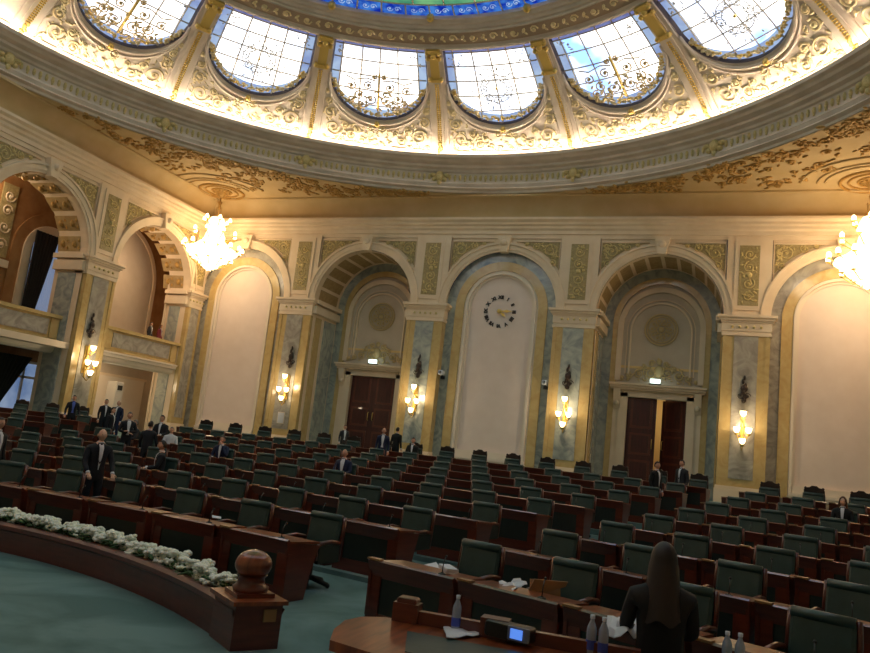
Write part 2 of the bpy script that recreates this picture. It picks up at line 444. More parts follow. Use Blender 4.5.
for idx,uc in ((0,-6.5),(1,6.5)):
    D,hw,top=door_niche(uc,idx,blue)
    # door leaves : built closed, the right leaf of the second door stands ajar
    def leaf(name,w):
        m=MB(); m.box((w/2,0,(top-FB)/2),(w,.09,top-FB),0,0)
        for (z0,z1) in ((.35,1.25),(1.45,2.35),(2.55,3.85)):
            m.box((w/2,-.05,(z0+z1)/2),(w-.3,.03,z1-z0),0,1)
            m.box((w/2,-.065,(z0+z1)/2),(w-.5,.03,z1-z0-.2),0,0)
        o=m.build(name,[doorwood,redwood]); return o
    def handle(o,x):
        m=MB(); m.tube([(x,-.06,1.75),(x,-.13,1.78),(x,-.13,2.1),(x,-.06,2.13)],.018,6); h=m.build('door_handle',gold,o)
    l=leaf('door_%d'%(idx*2+1),hw); l['kind']='structure'; l.location=(uc-hw,ND+.1,FB); handle(l,hw-.12)
    r=leaf('door_%d'%(idx*2+2),hw); r['kind']='structure'; r.location=(uc+hw,ND+.1,FB)
    r.scale=(-1,1,1); handle(r,hw-.12)
    if idx==1: r.rotation_euler=(0,0,-.62)
# lit corridor behind the doors
mb=MB(); mb.box((0,6.2,3.2),(20,.2,6)); mb.box((0,4.3,FB-.06),(20,4,.1)); mb.box((0,4.3,6.2),(20,4,.1))
struct(mb,'wall_corridor',corr)

# ------------------------------------------------------------------ left wall with galleries
A1,A2=-9.85,-3.35      # arch centres
pier(WL,-6.6,1.6,'trim_30',greym,FB)
pier(WL,-.47,.92,'trim_31',greym,FB)
pier(WL,-13.1,1.66,'trim_32',greym,FB)
for i,uc in enumerate((A2,A1,-16.35,-22.85,-29.35)): bay_face(WL,uc,'wall_left' if i==0 else 'wall_left.%03d'%i,70+3*i)
for i,uc in enumerate((-19.6,-26.1)): pier(WL,uc,1.66,'trim_%d'%(33+i),greym,FB)
for i,uc in enumerate((-16.35,-22.85,-29.35)): blind_bay(WL,uc,'wall_left.%03d'%(10+i),1.42,greym)
entab_bits(WL,YF,0,'l','trim_21'); cove(WL,YF,0,'ceiling.002')
# gallery shell behind the two open arches
def jambs(uc,i,dep=1.9):
    mb=MB(); W=WL
    def Pv(s,t):
        k=s*34; n=.02-(dep+.02)*t
        Q=AR-.02
        if k<3: return W(uc-Q,n,FB+(SP-FB)*k/3)
        if k>31: return W(uc+Q,n,SP-(SP-FB)*(k-31)/3)
        a=PI-PI*(k-3)/28; return W(uc+Q*cos(a),n,SP+Q*sin(a))
    mb.grid(Pv,34,2,0,False)
    for k in range(9):
        a=PI*(k+.5)/9; P=lambda u,v,o: W(uc+(AR-.02-o)*cos(v),u,SP+(AR-.02-o)*sin(v))
        vs=[P(-.3,a-.14,0),P(-1.5,a-.14,0),P(-1.5,a+.14,0),P(-.3,a+.14,0)]
        mb.add(vs,[[0,1,2,3]],2)
        for q in (-.6,-1.2):
            mb.ball(P(q,a,.01),(.1,.16,.16),6,4,3)
            for dd in (-.06,.06): mb.ball(P(q+.22,a+dd,.01),(.05,.08,.08),5,4,3)
    for sg in (-1,1):
        mb.wbox(W,uc+sg*(AR-.04)-.03,uc+sg*(AR-.04)+.03,-dep+.25,-.3,1.4,7.3,1)
        mb.wbox(W,uc+sg*(AR-.08)-.1,uc+sg*(AR-.08)+.1,-dep,.1,7.42,7.82,0)
        mb.wbox(W,uc+sg*(AR-.12)-.14,uc+sg*(AR-.12)+.14,-dep,.12,7.9,8.08,0)
    struct(mb,'wall_left.%03d'%(20+i),[plaster,blue,coffer,ceilg])
jambs(A2,0,1.15); jambs(A1,1,1.45)
mb=MB()   # gallery back wall, ceiling, slabs
W=WL
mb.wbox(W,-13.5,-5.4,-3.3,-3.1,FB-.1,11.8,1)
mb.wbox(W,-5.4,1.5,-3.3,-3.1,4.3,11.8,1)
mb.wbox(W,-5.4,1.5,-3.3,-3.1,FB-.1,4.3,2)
mb.wbox(W,-5.45,-5.25,-3.2,-1.5,FB-.1,11.8,0)
mb.wbox(W,-13.5,1.5,-3.3,-1.1,11.2,11.4,1)
mb.wbox(W,1.3,1.5,-3.3,-1.1,FB-.1,11.8,0)
mb.wbox(W,-13.5,-13.3,-3.3,-1.9,FB-.1,11.8,0)
mb.wbox(W,-7.0,-5.7,-1.5,-1.4,FB-.1,11.8,0)
mb.wbox(W,-13.5,-12.2,-1.95,-1.85,FB-.1,11.8,0)
mb.wbox(W,-1,1.5,-1.2,-1.1,FB-.1,11.8,0)
mb.wbox(W,-13.5,-5.4,-3.2,.0,4.2,4.45,0)
mb.wbox(W,-5.4,0,-3.2,-.1,4.2,4.4,0)
# framed cream panel under the gallery
mb.wbox(W,-4.9,.6,-3.1,-3.02,1.3,3.6,3)
for a,b,c,d in ((-5.0,.7,3.6,3.72),(-5.0,.7,1.2,1.3)): mb.wbox(W,a,b,-3.1,-2.98,c,d,0)
mb.wbox(W,-5.05,-4.9,-3.1,-2.98,1.2,3.72,0)
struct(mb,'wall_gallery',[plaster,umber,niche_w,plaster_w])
mb=MB()   # gallery decor: smooth niche behind arch 2, arched vault panels behind arch 1
arch_fill(mb,W,-2.6,2.6,-3.05,4.4,0,zs=8.3)
arch_band(mb,W,-2.6,2.6,2.8,-3.1,-2.98,4.4,1,zs=8.3)
arch_band(mb,W,-6.55,.95,1.3,-3.1,-2.95,4.4,1,zs=8.2)
arch_band(mb,W,-6.55,1.3,1.8,-3.1,-3.02,4.4,3,zs=8.2)
for k in range(5):
    mb.wbox(W,-13.2+1.0*k,-12.5+1.0*k,-3.1,-3.04,7.6,10.6,2)
    P=lambda u,v,o: W(-12.85+1.0*k+u,-3.04+o,v)
    for z,sg in ((8.1,1),(8.8,-1),(9.5,1),(10.1,-1)): scroll(mb,P,0,z,.26,1.5,sg,0,.035,.01,1,14)
mb.wbox(W,-13.4,-8.4,-3.1,-2.95,7.2,7.5,1)
struct(mb,'wall_gallery.001',[niche_w,plaster,olive,umber])

def balcony(u0,u1,nf,nm_label):
    root=empty('balcony',WL((u0+u1)/2,nf,4.1)); tag(root,nm_label,'balcony',None)
    inv=Matrix.Translation(-Vector(root.location))
    W=lambda u,n,z: tuple(Vector(WL(u,n,z))-Vector(root.location))
    mb=MB()
    mb.prism(lambda a,b,t: W(t,nf+a,b),[(-.3,4.45),(.06,4.45),(.06,4.5),(-.02,4.56),(-.02,5.36),(-.3,5.36)],u0,u1,0)
    mb.wbox(W,u0+.05,u0+.45,nf-.02,nf+.03,4.56,5.36,0); mb.wbox(W,u1-.45,u1-.05,nf-.02,nf+.03,4.56,5.36,0)
    mb.build('parapet',yellow,root)
    mb=MB(); mb.wbox(W,u0+.55,u1-.55,nf-.02,nf+.02,4.66,5.28,0); mb.build('marble_panel',greym,root)
    mb=MB(); mb.wbox(W,u0-.03,u1+.03,nf-.36,nf+.12,5.36,5.5,0); mb.build('handrail',yellow,root)
    mb=MB(); mb.prism(lambda a,b,t: W(t,nf+a,b),[(-.5,3.98),(-.18,3.98),(-.08,4.06),(-.02,4.2),(.1,4.24),(.1,4.34),(.16,4.38),(.16,4.45),(-.5,4.45)],u0,u1,0)
    mb.build('cornice',plaster_w,root)
balcony(-5.72,-.98,-.02,'short marble balcony with a carved parapet beside the room corner')
balcony(-12.2,-7.48,-.62,'marble balcony in the large arch at the edge of the hall')

# gallery window with curtains (upper) and ground window with green curtain
def window(n,W,u0,u1,n0,z0,z1):
    mb=MB(); mb.wbox(W,u0,u1,n0,n0+.03,z0,z1); o=mb.build('window_%d'%n,gl_side); o['kind']='structure'
    mb=MB()
    for u in (u0,(u0+u1)/2,u1): mb.wbox(W,u-.05,u+.05,n0+.03,n0+.1,z0,z1)
    for z in (z0,z1,z0+(z1-z0)*.7): mb.wbox(W,u0,u1,n0+.03,n0+.1,z-.05,z+.05)
    f=mb.build('window_frame',plaster_w,o)
window(1,WL,-7.45,-5.65,-3.08,4.6,9.1)
window(2,WL,-7.7,-5.6,-3.08,1.5,3.6)
def drape(name,path,z0,z1,m,label,folds=9,amp=.07,gather=None):
    mb=MB()
    def P(s,t):
        k=s*(len(path)-1); i=min(int(k),len(path)-2); f=k-i
        a=Vector(path[i][0]).lerp(Vector(path[i+1][0]),f); b=Vector(path[i][1]).lerp(Vector(path[i+1][1]),f)
        p=a.lerp(b,t); w=amp*sin(s*folds*2*PI)
        return (p.x+w,p.y+w*.3,z0+(z1-z0)*(1-t))
    mb.grid(P,folds*6,14,0,True)
    mb.grid(lambda s,t: tuple(Vector(P(s,t))+Vector((-.02,0,0))),folds*6,14,0,True)
    return tag(mb.build(name,m),label,'curtain')
def wl2(u,n): return (-HX+n,u,0)
drape('curtain',[(wl2(-7.55,-2.75),wl2(-7.6,-2.75)),(wl2(-6.35,-2.75),wl2(-7.1,-2.8))],4.5,9.1,curtb,'dark curtain drawn aside in the upper gallery window',7,.04)
drape('curtain',[(wl2(-6.6,-2.92),wl2(-7.05,-2.92)),(wl2(-5.95,-2.92),wl2(-6.1,-2.92))],4.5,9.0,sheer,'sheer white curtain hanging in the upper gallery window',7,.03)
drape('curtain',[(wl2(-8.5,-2.7),wl2(-8.6,-2.7)),(wl2(-6.6,-2.7),wl2(-8.1,-2.75))],1.1,3.8,curtg,'dark green curtain swept aside under the large balcony')

# ------------------------------------------------------------------ right and front walls, floor, ceiling
mb=MB(); mb.box((HX+.1,-15.9,6),(.2,32,13)); struct(mb,'wall_right',plaster)
mb=MB(); mb.box((0,YF-.1,6),(31.2,.2,13)); struct(mb,'wall_front',plaster)
WR=lambda u,n,z: (HX-n,u,z)
WF=lambda u,n,z: (u,YF+n,z)
entab_bits(WR,YF,0,'r','trim_22'); cove(WR,YF,0,'ceiling.003')
entab_bits(WF,-HX,HX,'f','trim_23'); cove(WF,-HX,HX,'ceiling.004')

CY=-46.29
def Rk(k): return 24.157+1.773*k
def Zk(k): return FL+6.5*(.0075*k+.0009*k*k)
NROW=9
def polar(R,th,z): return (R*sin(th),CY+R*cos(th),z)
mb=MB()
edges=[0]+[Rk(k)-1.22 for k in range(1,NROW)]
zs_=[Zk(k) for k in range(NROW)]
for k in range(NROW):
    if k==0:
        mb.box((0,-26.4,FL-.1),(31.2,11.4,.2))
        r0=Rk(0)-3
    r0=edges[k] if k>0 else Rk(0)-6
    r1=edges[k+1] if k<NROW-1 else 47.6
    z=zs_[k] if k<NROW-1 else FB
    n=48
    def cl(p): return (max(-HX-4.2 if p[1]>-13 else -HX,min(HX,p[0])),min(ND+.1 if abs(abs(p[0])-6.5)<AR else .5,p[1]),p[2])
    if k>0: mb.grid(lambda s,t: cl(polar(r0+(r1-r0)*t,-.86+1.72*s,z)),n,3,0,False)
    if k>0: mb.grid(lambda s,t: cl(polar(r0,-.86+1.72*s,zs_[k-1]+(z-zs_[k-1])*t)),n,1,1,False)
struct(mb,'floor',[carpet,carpet])
mb=MB(); mb.box((0,1.2,FB-.05),(31,2.6,.1)); struct(mb,'floor.001',carpet)
mb=MB(); mb.box((-17.6,-6,FB-.06),(4.4,16,.1)); struct(mb,'floor.002',carpet)

# ceiling with round opening
RH=15.1
mb=MB()
vs=[];n=192
for i in range(n):
    a=2*PI*i/n; c,s_=cos(a),sin(a)
    hx=HX-.7; hy0=-.7-YC; hy1=YC-(YF+.7)
    ro=min(hx/abs(c) if abs(c)>1e-6 else 1e9, ((hy0 if s_>0 else hy1)/abs(s_)) if abs(s_)>1e-6 else 1e9)
    ro=max(ro,RH)
    vs+=[(RH*c,YC+RH*s_,12.85),(ro*c,YC+ro*s_,12.85)]
mb.add(vs,[[2*i,2*i+1,(2*i+3)%(2*n),(2*i+2)%(2*n)] for i in range(n)],0)
struct(mb,'ceiling',ceilp)
# corner ornament of the ceiling
HOOK={-1:(-13.75,-1.75),1:(13.6,-1.55)}
for sg in (-1,1):
    for (hx,hy,q) in ((HOOK[sg][0],HOOK[sg][1],1),(sg*13.7,-30.1,-1)):
        mb=MB()
        P=lambda u,v,o: (hx+u,hy+v,12.85-o)
        for r,tr in ((.45,.05),(.75,.05),(1.02,.07)):
            mb.tube([P(r*cos(2*PI*i/32),r*sin(2*PI*i/32),.02) for i in range(32)],tr,5,1,True)
        for k in range(12): a=2*PI*k/12; leafb(mb,P,.28*cos(a),.28*sin(a),a,.14,.45,.03,1)
        for r in (1.5,1.75,2.3): # curved framing lines toward the dome
            a0=(-PI*.95 if q>0 else PI*.05) if sg>0 else (-PI*.55 if q>0 else PI*.05)
            pts=[]
            for i in range(25):
                a=(-1 if q>0 else 1)*PI*i/24
                u,v=r*cos(a),r*sin(a)
                if abs(hx+u)<HX-.75 and math.hypot(hx+u,hy+v-YC)>RH+.1: pts.append(P(u,v,.02))
            if len(pts)>2: mb.tube(pts,.05,5,0)
        R=random.Random(5+sg)
        for k in range(190):
            a=R.uniform(.2,1.37); rr=RH+.25+R.random()**1.6*(1.0+4.6*max(0,.55-abs(a-PI/4)))
            x=sg*rr*cos(a); y=YC+q*rr*sin(a)
            if abs(x)>HX-.95 or (q>0 and y>-.95) or (q<0 and y<YF+.95): continue
            if math.hypot(x-hx,y-hy)<1.5: continue
            Q=lambda u,v,o: (x+u,y+v,12.85-o)
            scroll(mb,Q,0,0,R.uniform(.14,.28),1.4,R.choice((-1,1)),R.uniform(0,6),.035,.02,1,12)
            for j in range(4): leafb(mb,Q,R.uniform(-.4,.4),R.uniform(-.4,.4),R.uniform(0,6),R.uniform(.08,.16),.45,.02,1)
        struct(mb,'ceiling.%03d'%(10+sg+(3 if q<0 else 0)),[ceilp,ceilg])

# ------------------------------------------------------------------ dome
R0D,Z0D,R1D,Z1D=14.72,14.46,10.6,17.1
NB=16; HA=PI/NB
def dP(a,v,off=0.):       # a angle clockwise from +Y, v 0..1 up the slope, off towards the room
    b=.28*4*v*(1-v)
    r=R0D+(R1D-R0D)*v+.54*(b-off); z=Z0D+(Z1D-Z0D)*v+.842*(b-off)
    return (r*sin(a),YC+r*cos(a),z)
prof=[(15.3,12.86),(15.12,12.9),(15.12,13.0),(14.96,13.06),(15.0,13.12),(14.92,13.24),(14.98,13.3),(15.0,13.34),(15.0,13.72),(14.92,13.76),(14.88,13.84),(14.72,13.9),(14.72,14.0),(14.5,14.06),(14.42,14.14),(14.28,14.18),(14.25,14.3),(14.3,14.3),(14.36,14.2),(14.95,14.18),(14.98,14.3)]
mb=MB(); mb.lathe(prof,192,(0,YC,0),0,False)
struct(mb,'trim_1',domeplaster)
mb=MB()   # gilded frieze running round the drum : beads, leaves and bosses at the ribs
for i in range(NB*26):
    a=2*PI*i/(NB*26); f=(i%26)
    P=lambda u,v,o: ((15.0-o)*sin(a+u/15),YC+(15.0-o)*cos(a+u/15),v)
    mb.ball(P(0,13.53,.02),(.07,.07,.14),5,4,0)
    if i%2==0: mb.ball(P(.0,13.39,.02),(.05,.05,.04),5,4,0)
struct(mb,'trim_2',[gilt])
mb=MB()
for k in range(NB):
    a=(k-.5)*2*HA; P=lambda u,v,o: ((15.0-o)*sin(a+u/15),YC+(15.0-o)*cos(a+u/15),v)
    mb.ball(P(0,13.56,.03),(.2,.2,.24),8,6,0)
    for s2 in (-1,1):
        mb.ball(P(s2*.3,13.6,.03),(.15,.15,.1),6,5,0); mb.ball(P(s2*.22,13.42,.03),(.12,.12,.1),6,5,0)
    mb.ball(P(0,13.28,.05),(.1,.1,.12),6,5,0)
struct(mb,'trim_3',[gilt])
mb=MB(); mb.tube([(14.4*sin(2*PI*i/128),YC+14.4*cos(2*PI*i/128),14.235) for i in range(128)],.04,6,0,True)
tag(mb.build('cove_light',cove_m),'bright strip light hidden along the ledge at the foot of the dome','cove light')

AW=.84*HA          # half angular width of a window opening
VC,VB=.69,.27      # centre and bottom of the round window foot
def vb(s):         # lower edge of the window, s in -1..1
    return VC-(VC-VB)*sqrt(max(0,1-s*s))
for k in range(NB):
    ac=k*2*HA
    vis = k in (0,1,2,3,13,14,15)
    nm='window_%d'%(10+k)
    ns=24
    # plaster below / beside window
    mb=MB()
    ss=[-1+0*0]+[ -cos(PI*i/ns) for i in range(ns+1)]
    ss=[-cos(PI*i/ns) for i in range(ns+1)]
    vsx=[]
    for s_ in ss:
        for t in (0,.33,.66,1): vsx.append(dP(ac+s_*AW, -.06+(vb(s_)+.06)*t))
    mb.add(vsx,[[4*i+j,4*(i+1)+j,4*(i+1)+j+1,4*i+j+1] for i in range(ns) for j in range(3)],0)
    for sg in (-1,1):
        mb.grid(lambda s_,t: dP(ac+sg*(AW+(HA-AW)*s_),-.06+1.06*t),1,8,0)
    # raised border lines
    o1=[dP(ac+s_*(AW+.0),vb(s_)-.035,.03) for s_ in ss]
    mb.tube(o1,.07,6,0)
    mb.tube([dP(ac+s_*(AW*.99),max(vb(s_)-.075,.05),.03) for s_ in ss if vb(s_)<.62],.045,5,0)
    for sg in (-1,1):
        mb.tube([dP(ac+sg*AW*1.04,.02+.55*i/10,.03) for i in range(11)],.05,5,0)
    mb.tube([dP(ac+AW*1.0*(-1+2*i/12),.035,.04) for i in range(13)],.05,5,0)
    # recess rim (dark)
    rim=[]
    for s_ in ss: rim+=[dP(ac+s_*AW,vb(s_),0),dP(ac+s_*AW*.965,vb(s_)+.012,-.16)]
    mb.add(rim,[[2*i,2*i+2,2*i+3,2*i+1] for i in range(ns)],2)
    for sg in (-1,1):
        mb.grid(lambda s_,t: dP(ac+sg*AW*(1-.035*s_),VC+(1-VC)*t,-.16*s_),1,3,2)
    # scroll relief in the lower corners
    if vis:
        L=4.9; Wd=lambda v: (R0D+(R1D-R0D)*v)
        P=lambda u,v,o: dP(ac+u/Wd(v/L),v/L,o+.01)
        half=AW*R0D
        pts=[]
        for sg in (-1,1):
            pts+=[(sg*half*.76,.72,.36,sg,0),(sg*half*.45,.48,.23,-sg,1),(sg*half*.25,.34,.15,sg,2),(sg*half*.1,.3,.11,-sg,0),(sg*half*.82,1.4,.24,-sg,2),(sg*half*.84,1.92,.16,sg,1),
                  (sg*half*.6,.24,.13,-sg,1),(sg*half*.55,.95,.17,sg,0),(sg*half*.92,.25,.12,sg,0),(sg*.26,.95,.2,sg,2),(sg*half*.33,.75,.13,-sg,2),(sg*half*.86,2.35,.1,-sg,2)]
        def ins(u,v):
            s_=u/half
            return abs(s_)<.94 and v/L<vb(min(1,abs(u)/(AW*Wd(v/L))))-.1
        ornament(mb,P,pts,ins,200+k,.34,.042,.02,1,120,(-half,half,.12,2.6))
        mb.ball(P(0,1.16,.05),(.13,.13,.13),6,5,3)
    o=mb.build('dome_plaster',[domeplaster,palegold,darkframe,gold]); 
    o.name=nm; o['kind']='structure'
    # panes
    mb=MB(); sub=16
    def pane(a0,v0,a1,v1,mi):
        # clip against round foot
        sA=min(abs(a0),abs(a1)) if a0*a1>0 else 0
        mb.add([dP(ac+a0,v0,-.14),dP(ac+a1,v0,-.14),dP(ac+a1,v1,-.14),dP(ac+a0,v1,-.14)],[[0,1,2,3]],mi)
    vsx=[];fs=[];mi_=[]
    ss2=[-cos(PI*i/20)*.965 for i in range(21)]
    for i in range(20):
        s0,s1=ss2[i],ss2[i+1]; b0,b1=vb(s0)+.01,vb(s1)+.01
        sm=abs(s0+s1)/2
        # a lilac rim along the curved foot, the clear field, the violet band on top
        for (t0,t1,mi) in ((0,.07,1),(.07,1,0)):
            q0a=b0+(.95-b0)*0; 
            e0=min(b0+t0,.94) if t1<1 else min(b0+.07,.94); e1=min(b1+t0,.94) if t1<1 else min(b1+.07,.94)
            f0=min(b0+.07,.94) if t1<1 else .94; f1=min(b1+.07,.94) if t1<1 else .94
            m2=1 if (sm>.82) else mi
            nn_=1 if t1<1 else 8
            for q in range(nn_):
                g0,g1=q/nn_,(q+1)/nn_
                mb.add([dP(ac+s0*AW,e0+(f0-e0)*g0,-.14),dP(ac+s1*AW,e1+(f1-e1)*g0,-.14),dP(ac+s1*AW,e1+(f1-e1)*g1,-.14),dP(ac+s0*AW,e0+(f0-e0)*g1,-.14)],[[0,1,2,3]],m2)
        mb.add([dP(ac+s0*AW,.94,-.14),dP(ac+s1*AW,.94,-.14),dP(ac+s1*AW,1.0,-.14),dP(ac+s0*AW,1.0,-.14)],[[0,1,2,3]],2)
    mb.build('glass_panes',[gl_main,gl_edge,gl_band],o)
    if not vis: continue
    # glazing bars
    mb=MB()
    for j in range(-2,3):
        s_=j*.38 if abs(j)<2 else (.80 if j>0 else -.80)
        v0=vb(abs(s_))+.01
        mb.tube([dP(ac+s_*AW,v0+(1-v0)*i/6,-.1) for i in range(7)],.032,4)
    for v in (.39,.53,.67,.81,.94):
        smax=sqrt(max(0,1-((VC-v)/(VC-VB))**2))*.96 if v<VC else .96
        mb.tube([dP(ac+AW*smax*(-1+2*i/8),v,-.1) for i in range(9)],.032,4)
    mb.build('glazing_bars',muntin,o)
    # garland round the foot
    mb=MB(); R=random.Random(k)
    for i in range(70):
        s_=-cos(PI*(i+.5)/70)*.9; v=VC-(VC-VB)*sqrt(max(0,1-(s_/.95)**2))*.93+.015
        for j in range(2):
            P=lambda u,v_,o_: dP(ac+u,v_,o_)
            mb.ball(dP(ac+s_*AW+R.uniform(-.006,.006),v+R.uniform(-.012,.02),-.06),(R.uniform(.05,.1),R.uniform(.05,.1),R.uniform(.03,.06)),5,4,R.choice((0,0,1)))
    Q=lambda u,v,o: dP(ac+u/12.,v/4.9,-.04+o)
    kind=k%2
    if kind==0:   # light scroll wheel
        for r,tr in ((.62,.02),(.42,.018)):
            mb.tube([Q(r*cos(2*PI*i/24),2.95+r*sin(2*PI*i/24),.02) for i in range(24)],tr,4,4,True)
        for q in range(8):
            a=2*PI*q/8; scroll(mb,Q,.5*cos(a),2.95+.5*sin(a),.2,1.4,1 if q%2 else -1,a,.019,.02,4,12)
        for q in range(34):
            a=R.uniform(0,2*PI); rr=R.uniform(.5,1.05); leafb(mb,Q,rr*cos(a),2.95+rr*sin(a),a,.07,.4,.02,4)
        mb.ball(Q(0,2.95,.03),.06,6,4,1)
    else:         # candelabrum-like crest with scroll arms
        mb.tube([Q(0,1.75,.02),Q(0,3.45,.02)],.05,5,1)
        for sg in (-1,1):
            for (u,v,r,d) in ((.32,2.2,.24,1),(.75,2.35,.22,-1),(.42,2.85,.2,-1),(1.1,2.75,.2,1),(.2,3.3,.12,1),(.62,1.95,.2,1),(1.0,2.1,.16,-1)):
                scroll(mb,Q,sg*u,v,r,1.5,sg*d,1.,.032,.02,3,14)
            mb.tube([Q(sg*.1,3.1,.02),Q(sg*.5,3.2,.02),Q(sg*1.0,3.05,.02),Q(sg*1.35,3.2,.02)],.028,4,3)
        for q in range(46):
            u=R.uniform(-1.1,1.1); v=R.uniform(1.75,2.75-abs(u)*.3); leafb(mb,Q,u,v,R.uniform(0,6),.1,.5,.02,R.choice((3,0,3)))
    # small filigree in upper corners
    for sg in (-1,1):
        for q in range(16):
            u=R.uniform(1.15,1.75); v=R.uniform(3.9,4.55)
            if u+v>5.2: leafb(mb,Q,sg*u,v,R.uniform(0,6),.06,.4,.02,4)
    mb.build('gilded_garland',[palegold,gold,muntin,oldgold,filig],o)
# ribs
for k in range(NB):
    a=(k-.5)*2*HA
    vis = k in (0,1,2,3,4,13,14,15)
    mb=MB(); w=.16
    def rp(u,v,o): r=R0D+(R1D-R0D)*v; return dP(a+u/r,v,o)
    for (u0,u1,o_) in ((-.34,-.2,.07),(.2,.34,.07),(-.2,.2,.12)):
        vs=[]
        for i in range(13):
            v=-.02+1.0*i/12
            vs+=[rp(u0,v,-.02),rp(u0,v,o_),rp(u1,v,o_),rp(u1,v,-.02)]
        mb.add(vs,[[4*i+j,4*i+j+1,4*(i+1)+j+1,4*(i+1)+j] for i in range(12) for j in range(3)],0)
    if vis:
        for i in range(30):
            v=.12+.54*i/29
            for u in (-.06,.06): mb.ball(rp(u*.8,v,.13),(.042,.055,.035),6,4,1)
        for i in range(16):   # leafy pendant at the foot
            v=.0+.12*(i/15); R=random.Random(i*7+k)
            mb.ball(rp(R.uniform(-.12,.12)*(1.2-i/16),v,.15),(.06,.06,.06),6,4,1)
        # gilded upper console and capital
        for v0,v1,h,o_ in ((.70,.73,.26,.26),(.73,.90,.17,.22),(.90,.93,.24,.26),(.96,1.0,.26,.26)):
            vs=[rp(u,v,o) for v in (v0,v1) for u in (-h,h) for o in (0,o_)]
            mb.add(vs,[(0,1,3,2),(4,6,7,5),(0,4,5,1),(2,3,7,6),(0,2,6,4),(1,5,7,3)],1)
        for sg in (-1,1):
            for v in (.72,.92,.97): mb.ball(rp(sg*.22,v,.22),.1,6,5,1)
        mb.ball(rp(0,.945,.24),(.12,.12,.12),8,6,1)
    struct(mb,'trim_%d'%(100+k),[domeplaster,gold])
# ring above windows
mb=MB()
prof=[(10.7,17.1),(10.62,17.0),(10.5,17.0),(10.5,17.06),(10.42,17.12),(10.38,17.14),(9.92,17.32),(9.86,17.3),(9.86,17.38),(9.76,17.4),(9.72,17.5),(9.6,17.5),(9.56,17.58),(9.45,17.6),(9.42,17.8)]
mb.lathe(prof,160,(0,YC,0),0,False); mb.lathe([(10.385,17.13),(9.925,17.31)],160,(0,YC,-.012),3,False)
for i in range(160):
    a=2*PI*i/160
    P=lambda u,v,o: ((10.15-v*.93-.36*o)*sin(a+u/10),YC+(10.15-v*.93-.36*o)*cos(a+u/10),17.23+v*.36-.93*o)
    if cos(a)>-.2:
        if i%2: scroll(mb,P,0,0,.17,1.2,1 if i%4==1 else -1,0,.04,.02,1,9)
        else: leafb(mb,P,0,.03,1.,.13,.5,.02,1); leafb(mb,P,.05,-.09,2.2,.1,.5,.02,1)
for k in range(NB):
    a=(k-.5)*2*HA
    mb.ball((9.45*sin(a),YC+9.45*cos(a),17.66),(.16,.16,.18),8,6,2)
struct(mb,'trim_4',[domeplaster,palegold,gold,ringm])
# oculus glazing : blue band with ornaments, green field above
mb=MB(); mb.lathe([(9.45,17.72),(8.9,17.84)],96,(0,YC,0),0); mb.lathe([(8.9,17.84),(7.6,18.1),(4,18.6),(.05,18.8)],64,(0,YC,0),1)
o=mb.build('window_40',[gl_blue,gl_green]); o['kind']='structure'
mb=MB()
for i in range(64):
    a=2*PI*i/64
    mb.tube([((9.42-.52*t)*sin(a),YC+(9.42-.52*t)*cos(a),17.7+.11*t) for t in (0,1)],.03,4,0)
    if cos(a)>0:
        a2=a+PI/64
        P=lambda u,v,o_: ((9.17-v)*sin(a2+u/9),YC+(9.17-v)*cos(a2+u/9),17.77+.2*v-o_)
        for sg in (-1,1): scroll(mb,P,sg*.14,0,.13,1.3,sg,0,.014,.02,1,9)
for i in range(48):
    a=2*PI*i/48; mb.tube([(r*sin(a),YC+r*cos(a),z-.03) for r,z in ((8.9,17.84),(7.6,18.1),(4,18.6))],.03,4,0)
for r,z in ((8.9,17.82),(8.3,17.93),(7.6,18.07)):
    mb.tube([(r*sin(2*PI*i/96),YC+r*cos(2*PI*i/96),z) for i in range(96)],.035,4,0,True)
mb.build('glazing_bars',[muntin,gl_edge],o)

